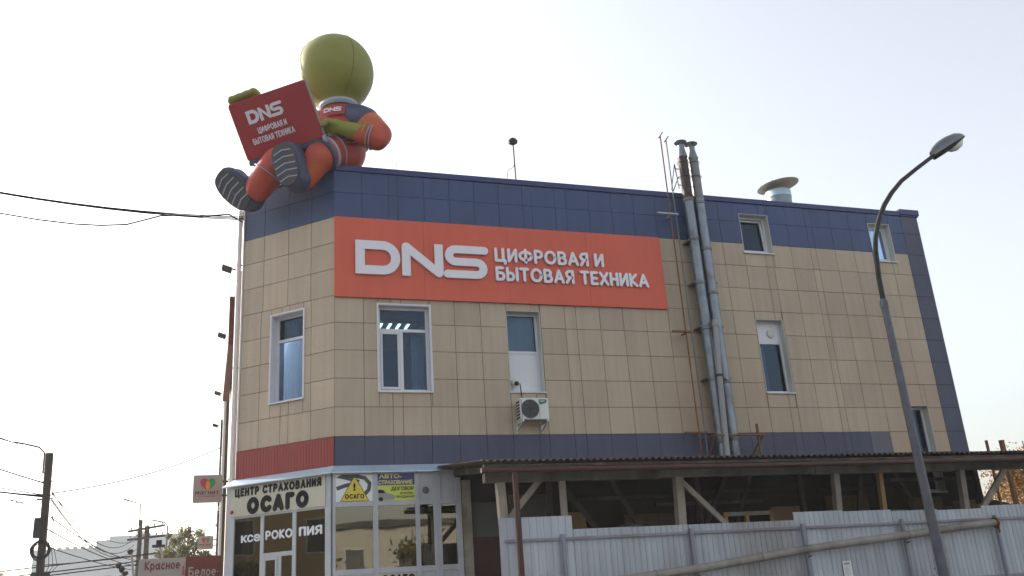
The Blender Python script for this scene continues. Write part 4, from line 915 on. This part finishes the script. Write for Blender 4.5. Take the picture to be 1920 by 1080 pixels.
# laptop
LC, LW, LH = V((-1.313, -.102, 12.039)), V((.829, -.544, .131)).normalized(), V((-.385, -.384, .839)); LH = (LH-LW*LH.dot(LW)).normalized(); LN = -LW.cross(LH)
if LN.y > 0: LN = -LN
fl_ = lambda a, b, d: LC+LW*a+LH*b+LN*d
def rrect(x0, x1, z0, z1, r): return arc(x0+r, z0+r, r, 180, 270, 4)+arc(x1-r, z0+r, r, 270, 360, 4)+arc(x1-r, z1-r, r, 0, 90, 4)+arc(x0+r, z1-r, r, 90, 180, 4)
lid = MB().prism(rrect(-.95, .95, -.655, .655, .06), fl_, -.07, 0).build('laptop_lid', 'laptop', fig, bevel=.012)
MB().prism(rrect(-.90, .90, -.60, .60, .04), fl_, -.10, -.072).build('screen_bezel', 'tread', lid)
ed = MB(); ed.hexa([fl_(.952, -.64, -.085), fl_(.975, -.64, -.085), fl_(.975, .64, -.085), fl_(.952, .64, -.085), fl_(.952, -.64, -.01), fl_(.975, -.64, -.01), fl_(.975, .64, -.01), fl_(.952, .64, -.01)]).build('lid_edge', 'kgrey', lid)
dns(fl_, -.60, .27, .10, .40, .004, .014, 'letter', lid)
stroke_text('ЦИФРОВАЯ И', fl_, -.46, .25, -.145, -.01, .004, .010, 'letter', lid)
stroke_text('БЫТОВАЯ ТЕХНИКА', fl_, -.66, .37, -.355, -.215, .004, .010, 'letter', lid)
BD = V((.62, .70, .40)); BD = (BD-LW*BD.dot(LW)).normalized(); BU = LW.cross(BD); BU = BU if BU.z > 0 else -BU
ho = LC-LH*.655
fb = lambda a, b, d: ho+LW*a+BD*b+BU*d
kb = MB().prism(rrect(-.95, .95, -.02, 1.02, .06), fb, -.10, .0).build('laptop_base', 'boot', fig, bevel=.01)
MB().prism(rrect(-.80, .80, .12, .65, .03), fb, .002, .012).build('keyboard', 'key', kb)
MB().prism([(.951, 0.02), (.972, .02), (.972, .98), (.951, .98)], fb, -.085, -.055).build('base_edge', 'kgrey', kb)
for k in range(4): MB().prism([(.951, .25+k*.16), (.966, .25+k*.16), (.966, .34+k*.16), (.951, .34+k*.16)], fb, -.05, -.012).build('port', 'key', kb)
MB().lathe(fb(.94, .0, -.05), [(.09, 0), (.09, .05), (.05, .06), (.045, .05), (.0001, .05)], 18, LW).build('hinge', 'tread', kb)
for k, (a, b, lab) in enumerate((((.85, .75, 14.2), (3.6, 5.5, 10.72), 'thin pale guy rope from the back of the inflatable head to the roof'), ((2.0, 2.2, 12.9), (1.35, 2.2, 10.72), 'thin short guy rope slanting to the roof behind the inflatable figure'))):
    a, b = V(a), V(b); o = MB().tube([a.lerp(b, t/6)+V((0, 0, -.12*math.sin(math.pi*t/6))) for t in range(7)], .006, 5).build('guy_rope', 'rope', None, loc=b); tag(o, lab, 'rope')

# ------------------------------------------------------------------ side wall fittings
for y, k in ((4.0, 0), (10.0, 1), (18.0, 2), (24.5, 3)):
    t = thing('wall_floodlight', ('small dark floodlight on the sunny side wall, %s from the cut corner' % ('first', 'second', 'third', 'fourth')[k]), 'floodlight', (-1.83, y, 9.9), 'floodlights along the side wall')
    MB().bar((-1.83, y, 9.95), (-2.08, y, 10.02), .03).build('arm', 'iron', t); MB().hexa([(-2.30, y-.09, 9.98), (-2.06, y-.09, 9.90), (-2.06, y+.09, 9.90), (-2.30, y+.09, 9.98), (-2.28, y-.09, 10.10), (-2.04, y-.09, 10.02), (-2.04, y+.09, 10.02), (-2.28, y+.09, 10.10)]).build('head', 'iron', t, bevel=.01)
    MB().box(-1.86, -1.82, y-.05, y+.05, 9.88, 10.02).build('wall_plate', 'iron', t)
ws = thing('side_sign', 'long dark red fascia sign box standing proud of the side wall', 'sign', (-1.95, 8, 8.2))
MB().box(-2.06, -1.86, 4.8, 11.5, 8.25, 9.55).build('box', 'kred', ws, bevel=.01)
for y in (6, 9, 12.5): MB().box(-1.87, -1.82, y, y+.06, 8.2, 9.4).build('wall_bracket', 'iron', ws)
for y, lab in ((2.4, 'white downpipe on the sunny side wall close to the cut corner'), (14.5, 'white downpipe on the side wall beyond the dark red sign box')):
    t = thing('downpipe', lab, 'downpipe', (-1.9, y, .12), 'downpipes of the side wall')
    MB().tube([(-1.92, y, .12), (-1.92, y, 10.9)], .055, 12).build('pipe', 'pvc', t)
    for z in (2, 4.5, 7, 9.5): MB().box(-1.985, -1.82, y-.02, y+.02, z, z+.03).build('clip', 'iron', t)
for k, y in enumerate((16.5, 20.0, 27.0)):
    t = thing('side_window', 'tall white framed window on the side wall, %s beyond the dark red sign box' % ('first', 'second', 'third')[k], 'window', (-1.85, y, 5.9), 'windows of the side wall')
    MB().box(-1.90, -1.82, y, y+.07, 5.9, 8.0).box(-1.90, -1.82, y+1.13, y+1.2, 5.9, 8.0).box(-1.90, -1.82, y+.07, y+1.13, 5.9, 5.97).box(-1.90, -1.82, y+.07, y+1.13, 7.93, 8.0).build('frame', 'pvc', t)
    MB().box(-1.85, -1.833, y+.07, y+1.13, 5.97, 7.93).build('pane', 'glass', t)
    MB().box(-1.97, -1.82, y-.05, y+1.25, 5.86, 5.895).build('sill', 'pvc', t)

# ------------------------------------------------------------------ projecting shop signs
def heart(fn, cx, cz, s, d, parent):
    def petal(sg, n=18):
        pts = []
        for i in range(n+1):
            t = i/n; ang = math.pi*(-.5+t*1.0)
        base_ = [(.0, -.50), (.20, -.40), (.40, -.18), (.52, .08), (.50, .34), (.36, .48), (.16, .48), (-.02, .34), (-.14, .08), (-.16, -.18), (-.10, -.40)]
        return [(cx+sg*a*s, cz+b*s*.86) for a, b in base_]
    L_ = petal(-1); R_ = petal(1)[::-1]
    MB().prism(L_, fn, d, d+.004).build('logo_petal', 'crimson', parent); MB().prism(R_, fn, d+.005, d+.009).build('logo_petal', 'lgreen', parent)
    MB().prism([(cx, cz-.43*s), (cx+.11*s, cz-.34*s), (cx+.155*s, cz-.15*s), (cx+.13*s, cz+.08*s), (cx, cz+.27*s), (cx-.13*s, cz+.08*s), (cx-.155*s, cz-.15*s), (cx-.11*s, cz-.34*s)], fn, d+.010, d+.013).build('logo_overlap', 'lorange', parent)
def magnit(x0, x1, z0, z1, y, label, tilt=0):
    t = thing('projecting_sign', label, 'sign', (x1, y, z0), 'cosmetics shop signs projecting from the side wall')
    fn = lambda a, b, d: V((x0+a*(x1-x0), y-d, z0+b*(z1-z0)))
    MB().prism([(q[0], q[1]) for q in rrect(0, 1, 0, 1, .06)], fn, -.12, 0).build('box', 'pinkw', t, bevel=.008)
    MB().box(x1, -1.83, y+.03, y+.09, z0+.15, z0+.2).build('wall_arm', 'iron', t); MB().box(x1, -1.83, y+.03, y+.09, z1-.2, z1-.15).build('wall_arm', 'iron', t)
    heart(fn, .5, .66, .50, .004, t)
    stroke_text('магнит', fn, .09, .89, .28, .465, .004, .008, 'winetxt', t, t=.15, gap=.17); stroke_text('косметик', fn, .23, .76, .19, .265, .004, .007, 'crimson', t, t=.16, gap=.16)
magnit(-2.765, -2.03, 4.565, 5.28, 7.0, 'pale pink sign box with a heart logo hung above the wine shop sign')
magnit(-2.70, -2.02, 4.83, 5.43, 28.0, 'farther pale pink sign box with a heart logo beside the tree')
kb_ = thing('wine_shop_sign', 'two part wine shop sign, pale grey with red letters and wine red with pale letters', 'sign', (-3, 9, .12))
fw_ = lambda a, b, d: V((a, 9-d, b))
MB().box(-4.09, -2.885, 9, 9.18, 2.2, 3.33).build('grey_panel', 'kgrey', kb_); MB().box(-2.88, -1.95, 8.985, 9.18, 2.2, 3.335).build('red_panel', 'kred', kb_)
stroke_text('Красное', fw_, -3.93, -3.03, 3.03, 3.27, .004, .010, 'winered', kb_, t=.19, gap=.12); text_parts('&', fw_, -2.97, -2.89, 2.86, 3.10, .02, .026, 'crimson', kb_, bold=.02); stroke_text('Белое', fw_, -2.80, -2.08, 2.80, 3.06, .02, .026, 'kgrey', kb_, t=.17, gap=.12); MB().fbox(Fr((0, 9, 0), (1, 0, 0), (0, -1, 0)), -2.06, -2.0, .02, .026, 2.90, 2.92).build('dash', 'kgrey', kb_)
for x in (-4.0, -3.0, -2.05): MB().box(x, x+.07, 9.08, 9.14, .12, 2.2).build('leg', 'iron', kb_)
for k, (bx, tx, tz) in enumerate(((-4.15, -4.55, 3.18), (-4.08, -4.28, 3.52))):
    t = thing('sign_spotlight', ('pale arm with three small black spotlights beside the wine shop sign', 'pale arm with a single small black spotlight beside the wine shop sign')[k], 'spotlight', (bx, 8.9, 2.2))
    MB().tube([(bx, 8.95, 2.15), ((bx+tx)/2, 8.85, (2.2+tz)/2), (tx, 8.8, tz)], .03, 8).build('arm', 'kgrey', t)
    MB().box(bx-.05, -4.05, 8.95, 9.05, 2.22, 2.28).build('bracket', 'iron', t)
    for j in range(3 if k == 0 else 1):
        q = V((tx, 8.78, tz))+V((.09*j-.02, 0, -.11*j+.01)); MB().lathe(q+V((0, 0, .0)), [(.03, -.07), (.055, -.04), (.075, .06), (.065, .07), (.0001, .03)], 12, (-.9, -.2, -.35)).build('head', 'black', t)
    # a second small one stands over the sign
sp2 = thing('sign_spotlight', 'black spotlight on a short post behind the top edge of the wine shop sign', 'spotlight', (-3.6, 9.6, .12))
MB().tube([(-3.52, 9.6, .12), (-3.52, 9.6, 3.45), (-3.60, 9.55, 3.66)], .03, 8).build('post', 'kgrey', sp2); MB().box(-3.80, -3.46, 9.45, 9.6, 3.66, 3.73).box(-3.70, -3.55, 9.5, 9.6, 3.73, 3.86).build('head', 'black', sp2, bevel=.01)

# ------------------------------------------------------------------ poles and overhead cables
def wire(a, b, sag, mt, r, label, cat='cable', group=None, n=14, pts=None):
    if pts is None: a, b = V(a), V(b); pts = [a.lerp(b, i/n)-V((0, 0, 4*sag*(i/n)*(1-i/n))) for i in range(n+1)]
    o = MB().tube(pts, r*1.75, 5).build('overhead_cable', mt, None, loc=pts[0]); tag(o, label, cat, group); return o
P1 = V((-7.05, 13.2, 0))
p1 = thing('utility_pole', 'dark concrete utility pole with a curved lamp arm and a hanging cable coil', 'pole', P1)
MB().bar(P1, P1+V((-.12, 0, 6.95)), .21, .21).build('post', 'concrete', p1, bevel=.02)
tp = P1+V((-.12, 0, 0))
MB().tube([tp+V((-.13, -.05, 6.3)), tp+V((-.14, -.05, 6.95)), tp+V((-.3, -.1, 7.12)), tp+V((-.7, -.15, 7.22)), tp+V((-1.0, -.2, 7.27))], .028, 8).build('lamp_arm', 'iron', p1)
MB().hexa([tp+V((-1.0, -.25, 7.24)), tp+V((-.9, -.25, 7.22)), tp+V((-.9, -.12, 7.22)), tp+V((-1.0, -.12, 7.24)), tp+V((-1.55, -.27, 7.42)), tp+V((-1.5, -.27, 7.46)), tp+V((-1.5, -.14, 7.46)), tp+V((-1.55, -.14, 7.42))]).build('lamp_head', 'iron', p1)
cl = MB()
for k in range(5): r = .20+.02*k; cl.tube([P1+V((-.08+r*math.cos(a), -.16-.015*k, 3.98+r*1.05*math.sin(a)+.02*math.sin(3*a+k))) for a in [j*math.pi/12 for j in range(25)]], .017, 6, False)
cl.build('cable_coil', 'black', p1)
MB().box(P1.x-.34, P1.x-.14, 13.0, 13.2, 4.35, 4.95).build('junction_box', 'black', p1, bevel=.02); MB().box(P1.x-.30, P1.x+.24, 13.02, 13.1, 2.8, 3.35).build('equipment_box', 'black', p1, bevel=.03)
for dz in (6.05, 5.62, 5.52): MB().bar(P1+V((-.35, -.05, dz)), P1+V((.12, -.05, dz+.02)), .03).build('cross_bar', 'iron', p1)
for k in range(3): MB().tube([P1+V((.12, -.1, 5.4-.2*k)), P1+V((.16+.03*k, -.12, 4.8)), P1+V((.13+.05*k, -.12, 4.2)), P1+V((.18+.12*k, -.12, 3.5)), P1+V((.06, -.12, 3.1))], .009, 5).build('drop_cable', 'cable', p1)
grp = 'cables strung from the concrete pole'
for k, (a, b, sag, r) in enumerate((((-12.5, 9.8, 7.9), P1+V((-.2, 0, 6.02)), .10, .013), ((-12.5, 9.8, 6.75), P1+V((-.2, 0, 5.66)), .12, .010), ((-12.5, 9.8, 6.6), P1+V((-.2, 0, 5.63)), .22, .016), ((-12.5, 9.8, 6.35), P1+V((-.2, 0, 5.6)), .1, .016), ((-12.5, 9.8, 5.1), P1+V((-.2, 0, 5.5)), .0, .008), ((-12.5, 9.8, 5.0), P1+V((-.2, 0, 5.45)), .0, .008), ((-12.5, 9.8, 7.3), P1+V((.0, 0, 5.15)), .12, .008))):
    wire(a, b, sag, 'cable', r, 'dark cable running from the concrete pole away from the beige building', group=grp)
for k, (dz, bx, bz, sag, r) in enumerate(((5.75, -6.3, 6.95, 1.1, .009), (5.7, -5.6, 7.15, 1.0, .008), (5.55, -6.35, 6.5, 1.0, .009), (5.5, -5.9, 6.55, 1.2, .008), (5.0, -5.2, 5.6, .5, .010), (4.6, -5.4, 5.2, .3, .010), (4.1, -5.0, 4.9, .2, .009))):
    wire(P1+V((.05, 0, dz)), (bx, 41.3, bz-.3), sag, 'cablegrey', r, 'thin dark cable sagging from the concrete pole to the timber poles down the street', group='cables to the timber poles')
wire(P1+V((.05, 0, 5.7)), (-1.86, 20.5, 8.35), .25, 'cablegrey', .011, 'single thin wire rising from the concrete pole to the side wall')
for k, (z0, z1) in enumerate(((3.35, 5.15), (3.15, 4.95), (3.05, 4.85))): wire((-14, 14, z0-.2), (-4.0, 16, z1-1.2), .05, 'cablegrey', .011, 'low dark cable crossing in front of the far pale building', group='low cables by the pole')
wire((-14, 14, 3.75), (-5.0, 41, 5.6), .25, 'cablegrey', .01, 'thin cable passing behind the concrete pole above the low cables')
for k, (dz, dy) in enumerate(((.0, 0), (.035, .05), (-.035, -.04))):
    wire((-12, 1.0+dy, 11.45+dz*1.5), (-1.86, 1.75, 10.44+dz), .42+.5*dz, 'cable', .0068, 'black cable of the tight bundle running to the cut corner under the inflatable boot', group='cable bundle to the cut corner')
pts = [(-12, 1, 10.75), (-8.5, 1, 10.2), (-6.74, 1, 9.885), (-6.0, 1, 9.79), (-5.3, 1, 9.74), (-4.8, 1, 9.745), (-4.3, 1, 9.80), (-3.9, 1, 9.95), (-3.64, 1, 10.05), (-3.3, 1, 10.09), (-2.9, 1, 10.08), (-2.54, 1, 10.14), (-2.2, 1.2, 10.28), (-1.9, 1.7, 10.32)]
wire(0, 0, 0, 'cable', .010, 'single slack black cable with a wavy line hung below the bundle', pts=[V(q) for q in pts])
# timber poles with cross arms, far down the street
p2 = thing('telegraph_pole', 'timber double pole with two cross arms and a thin lamp arm', 'pole', (-6.0, 41.3, 0))
MB().tube([(-6.05, 41.3, 0), (-6.08, 41.3, 7.6)], [.17, .12], 10).build('post', 'timber', p2); MB().tube([(-5.62, 41.4, 0), (-5.70, 41.4, 7.25)], [.19, .14], 10).build('post', 'timber', p2)
MB().bar((-6.75, 41.2, 6.95), (-4.70, 41.2, 7.25), .12).build('cross_arm', 'timber', p2); MB().bar((-6.75, 41.2, 6.47), (-4.62, 41.2, 6.65), .12).build('cross_arm', 'timber', p2)
ins = [(-6.55+.42*k, 7.05+.062*k) for k in range(5)]+[(-6.6+.36*k, 6.58+.03*k) for k in range(6)]
for x, z in ins: MB().lathe((x, 41.2, z), [(.02, 0), (.05, .03), (.055, .1), (.03, .15)], 8).build('insulator', 'insul', p2)
MB().tube([(-6.12, 41.3, 7.3), (-6.16, 41.3, 8.55), (-6.7, 41.25, 8.72), (-7.1, 41.2, 8.84)], .04, 6).build('lamp_arm', 'timber', p2); MB().bar((-6.75, 41.25, 8.73), (-7.12, 41.2, 8.86), .14, .07).build('lamp_head', 'timber', p2)
p3 = thing('street_light', 'distant slim street light with a short arm rising behind the tree', 'street lamp', (-4.6, 58, 0))
MB().tube([(-5.15, 58, 0), (-5.15, 58, 8.75), (-5.4, 58, 9.05), (-6.3, 58, 9.25)], .05, 8).build('pole', 'timber', p3); MB().bar((-6.0, 58, 9.19), (-6.5, 58, 9.30), .10, .05).build('head', 'lamp', p3)
p4 = thing('dark_post', 'thin dark post poking up behind the tree near the heart logo sign', 'post', (-3.6, 45, 0)); MB().tube([(-3.6, 45, 0), (-3.6, 45, 7.3)], .05, 8).build('shaft', 'timber', p4); MB().lathe((-3.6, 45, 7.3), [(.055, 0), (.06, .03), (.0001, .05)], 8).build('cap', 'timber', p4)

# ------------------------------------------------------------------ trees and shrubs
def tree(name, label, pos, h, clumps, nleaf, ls, mt, trunk_r=.08, group=None, seed=1, twigs=10):
    rn = random.Random(seed); t = thing(name, label, 'tree' if 'tree' in name else 'shrub', pos, group); pos = V(pos)
    tk = MB(); tk.tube([pos, pos+V((rn.uniform(-.1, .1), 0, h*.35)), pos+V((rn.uniform(-.15, .15), 0, h*.7)), pos+V((0, 0, h*.95))], [trunk_r, trunk_r*.8, trunk_r*.5, trunk_r*.12], 8)
    for (cx, cy, cz, rx, rz, dn) in clumps:
        s0 = pos+V((0, 0, max(.3, cz-rz*1.1)*.8)); e0 = pos+V((cx, cy, cz)); tk.tube([s0, s0.lerp(e0, .5)+V((0, 0, .1)), e0+V((0, 0, rz*.7))], [trunk_r*.4, trunk_r*.25, trunk_r*.06], 5)
        for k in range(twigs):
            d = V((rn.gauss(0, 1), rn.gauss(0, 1), rn.gauss(.4, 1))).normalized(); tk.tube([e0, e0+V((d.x*rx, d.y*rx, d.z*rz))*rn.uniform(.7, 1.15)], [trunk_r*.1, trunk_r*.03], 4)
    tk.build('trunk', 'bark', t)
    lf = MB()
    tot = sum(c[5] for c in clumps)
    for (cx, cy, cz, rx, rz, dn) in clumps:
        nn = int(nleaf*dn/tot); subs = [V((rn.gauss(0, .45)*rx, rn.gauss(0, .45)*rx, rn.gauss(0, .45)*rz)) for _ in range(max(6, nn//60))]
        for k in range(nn):
            sb = rn.choice(subs); c = pos+V((cx, cy, cz))+sb+V((rn.gauss(0, .16)*rx, rn.gauss(0, .16)*rx, rn.gauss(0, .16)*rz))
            a = V((rn.gauss(0, 1), rn.gauss(0, 1), rn.gauss(0, 1))).normalized(); b = a.cross(V((rn.gauss(0, 1), rn.gauss(0, 1), rn.gauss(0, 1)))).normalized(); s_ = ls*rn.uniform(.6, 1.3)
            i = len(lf.v); lf.v += [c-a*s_, c+b*s_*.45, c+a*s_, c-b*s_*.45]; lf.f.append((i, i+1, i+2, i+3))
    me = bpy.data.meshes.new('crown'); me.from_pydata([tuple(q-pos) for q in lf.v], [], lf.f); me.materials.append(M[mt]); o = bpy.data.objects.new('crown', me); col.objects.link(o); o.parent = t
    return t
tree('roadside_tree', 'small green tree with a sparse top behind the wine shop sign', (-3.3, 36.4, 0), 7.2, [(-.9, 0, 4.9, .8, 1.0, 3), (.0, .2, 5.0, 1.1, 1.0, 4), (.9, 0, 4.7, .6, .9, 2), (.1, .1, 6.3, .6, .7, 1.3), (-.3, 0, 6.0, .8, .5, 1.1), (.8, 0, 6.0, .5, .6, .5)], 5200, .085, 'leafgreen', .09, seed=3)
tree('autumn_tree', 'golden autumn tree standing beyond the end of the canopy', (23.6, 5.2, 0), 5.9, [(0, 0, 4.3, 1.2, 1.0, 4), (-.7, .2, 4.6, .7, .7, 2), (.9, 0, 4.4, 1.0, .9, 2), (-.2, 0, 3.2, 1.3, .7, 3), (1.6, .3, 3.6, 1., 1., 2)], 6500, .055, 'leafgold', .12, seed=5, twigs=16)
tree('autumn_tree', 'taller golden autumn tree behind the dark shed roof', (27.5, 8.5, 0), 6.4, [(0, 0, 4.6, 1.5, 1.2, 4), (-1.2, .2, 4.0, 1.0, 1., 2), (1.2, 0, 4.4, 1.2, .9, 2)], 5000, .06, 'leafgold', .12, seed=9, twigs=16)
for k, (x, y, h) in enumerate(((-33, 105, 8.6), (-29.5, 104, 9.3), (-26.3, 106, 9.0), (-37, 103, 8.2))):
    tree('brown_shrub', 'tall bare brown shrub in the haze beside the far pale building', (x, y, 0), h, [(0, 0, h*.62, 1.6, h*.3, 3), (.6, 0, h*.8, 1.0, h*.16, 1)], 1800, .14, 'leaftan', .12, 'brown shrubs by the far building', 20+k, 12)
tree('dry_weed', 'small dark dry weed sprig growing in front of the fence', (11.1, -3.6, .12), 1.75, [(0, 0, 1.55, .18, .25, 1), (-.12, 0, 1.3, .12, .2, 1)], 90, .03, 'leaftan', .012, None, 40, 6)

# ------------------------------------------------------------------ far buildings and the shed beyond the canopy
fb_ = thing('far_building', 'long pale building with a stepped roofline fading in the haze', 'building', (-15, 121, 0))
MB().box(-23.9, -16.3, 120, 134, 0, 12.05).build('low_wing', 'farwall', fb_); MB().box(-16.29, -14.65, 119.9, 134, 0, 12.95).build('middle_wing', 'farwall', fb_); MB().box(-14.64, -5.2, 119.8, 134, 0, 13.45).build('tall_wing', 'farwall', fb_)
for k in range(7): MB().box(-22.9+k*.95, -22.4+k*.95, 119.85, 120.4, 12.05, 12.3).build('merlon', 'farwall', fb_)
MB().box(-11.5, -9.8, 121, 123, 13.45, 14.1).build('roof_box', 'farwall', fb_); MB().box(-23.4, -23.3, 122, 122.1, 12.05, 13).box(-23.0, -22.95, 122, 122.1, 12.05, 12.8).build('aerial', 'iron', fb_)
for k in range(9): 
    w_ = MB().box(-22.6+k*1.9, -21.7+k*1.9, 119.72, 119.95, 7.0, 8.3).build('window', 'kgrey', fb_)
sh = thing('dark_shed', 'dark timber shed with a sloping roof seen under the end of the canopy', 'shed', (19.5, 4, 0))
MB().box(17.2, 20.6, 3.0, 6, 0, 3.35).build('wall', 'beam', sh); MB().hexa([(17.0, 2.7, 3.9), (20.9, 2.7, 3.05), (20.9, 6.2, 3.05), (17.0, 6.2, 3.9), (17.0, 2.7, 3.98), (20.9, 2.7, 3.13), (20.9, 6.2, 3.13), (17.0, 6.2, 3.98)]).build('roof', 'beam', sh)
for k, (x, r) in enumerate(((19.39, .03), (19.96, .055))):
    t = thing('steel_post', ('thin dark steel post rising above the end of the canopy', 'thicker dark steel post rising above the end of the canopy')[k], 'post', (x, 3.0, 0)); MB().bar((x, 2.6, 0), (x, 2.6, 5.17), r*2).build('shaft', 'rust', t); MB().bar((x, 2.6, 5.17), (x, 2.6, 5.19), r*2.2).build('cap', 'rust', t)

# ------------------------------------------------------------------ the sunlit street side opposite (seen mirrored in the shop panes)
def block(name, label, x0, x1, y0, y1, h, mt, nx, nz):
    t = thing(name, label, 'building', ((x0+x1)/2, y1, 0))
    MB().box(x0, x1, y0, y1, 0, h).build('wall', mt, t); MB().box(x0-.3, x1+.3, y0-.3, y1+.3, h, h+.4).build('roof', 'roof', t)
    for i in range(nx):
        for j in range(nz):
            a = x0+(x1-x0)*(i+.5)/nx; z = 1.2+j*3.0; q = MB().box(a-.65, a+.65, y1, y1+.04, z, z+1.5).build('window', 'pvc', t); MB().box(a-.57, a+.57, y1+.041, y1+.05, z+.08, z+1.42).build('pane', 'roomdark', q)
oh = thing('opposite_house', 'ochre plastered house on the side street facing the cut corner', 'building', (-26, -6, 0))
MB().box(-36, -26, -24, 10, 0, 7.5).build('wall', 'ochre', oh); MB().box(-36.3, -25.7, -24.3, 10.3, 7.5, 7.9).build('roof', 'roof', oh)
for i in range(9):
    for j in range(2):
        a = -22+i*3.6; z = 1.2+j*3.1; q = MB().box(-26, -25.96, a-.65, a+.65, z, z+1.6).build('window', 'pvc', oh); MB().box(-25.959, -25.95, a-.57, a+.57, z+.08, z+1.52).build('pane', 'roomdark', q)
block('opposite_house', 'grey plastered block across the street facing the fence', 2, 34, -58, -46, 7, 'ochre2', 9, 2)
# narrow strips added to the side wall; their shaded faces make dark lines
for k, (y, d, z0, z1, mt, lab) in enumerate(((3.1, .045, .12, 9.6, 'rust', 'rusty narrow strip added as a dark line on the side wall next to the white downpipe'), (5.6, .06, .12, 8.1, 'iron', 'dark narrow strip added as a dark line below the dark red sign box'), (12.2, .09, .12, 9.4, 'timber', 'dark brown strip added as a dark line on the side wall past the dark red sign box'), (15.3, .07, .12, 10.2, 'iron', 'dark narrow strip added as a dark line beside the far white downpipe'), (22.3, .13, .12, 9.8, 'timber', 'brown strip added as a dark line between the tall side wall windows'))):
    t = thing('shade_strip', lab, 'strip', (-1.83, y, z0)); MB().box(-1.83-d, -1.831, y, y+.07, z0, z1).build('casing', mt, t); MB().box(-1.83-d-.01, -1.831, y-.012, y+.082, z1, z1+.03).build('cap', mt, t)
# trees added across the street to darken the reflections in the shop panes
for k, (x, y, h) in enumerate(((-21, -6, 4.2), (-22, 1.5, 5.0), (3, -36, 5.5), (9, -35, 6.2), (15, -36, 5.2))):
    tree('street_tree', 'dark green tree added across the street to darken the shop pane reflections', (x, y, 0), h, [(0, 0, h*.6, 1.8, h*.26, 3), (.6, .3, h*.75, 1.2, h*.18, 1), (-.9, 0, h*.5, 1.2, h*.18, 1)], 1300, .22, 'leafgreen', .14, 'trees across the street', 60+k, 4)

# ------------------------------------------------------------------ haze over the whole place
hz = MB().box(-950, 950, -950, 1250, -1, 16.5).build('haze', 'beige'); hz['kind'] = 'stuff'
hm = bpy.data.materials.new('haze_air'); hm.use_nodes = True; n = hm.node_tree.nodes; n.remove(n['Principled BSDF'])
pvn = n.new('ShaderNodeVolumePrincipled'); pvn.inputs['Color'].default_value = (.95, .95, .95, 1); pvn.inputs['Density'].default_value = .0007; pvn.inputs['Anisotropy'].default_value = .1
hm.node_tree.links.new(pvn.outputs[0], n['Material Output'].inputs['Volume']); hz.data.materials.clear(); hz.data.materials.append(hm)
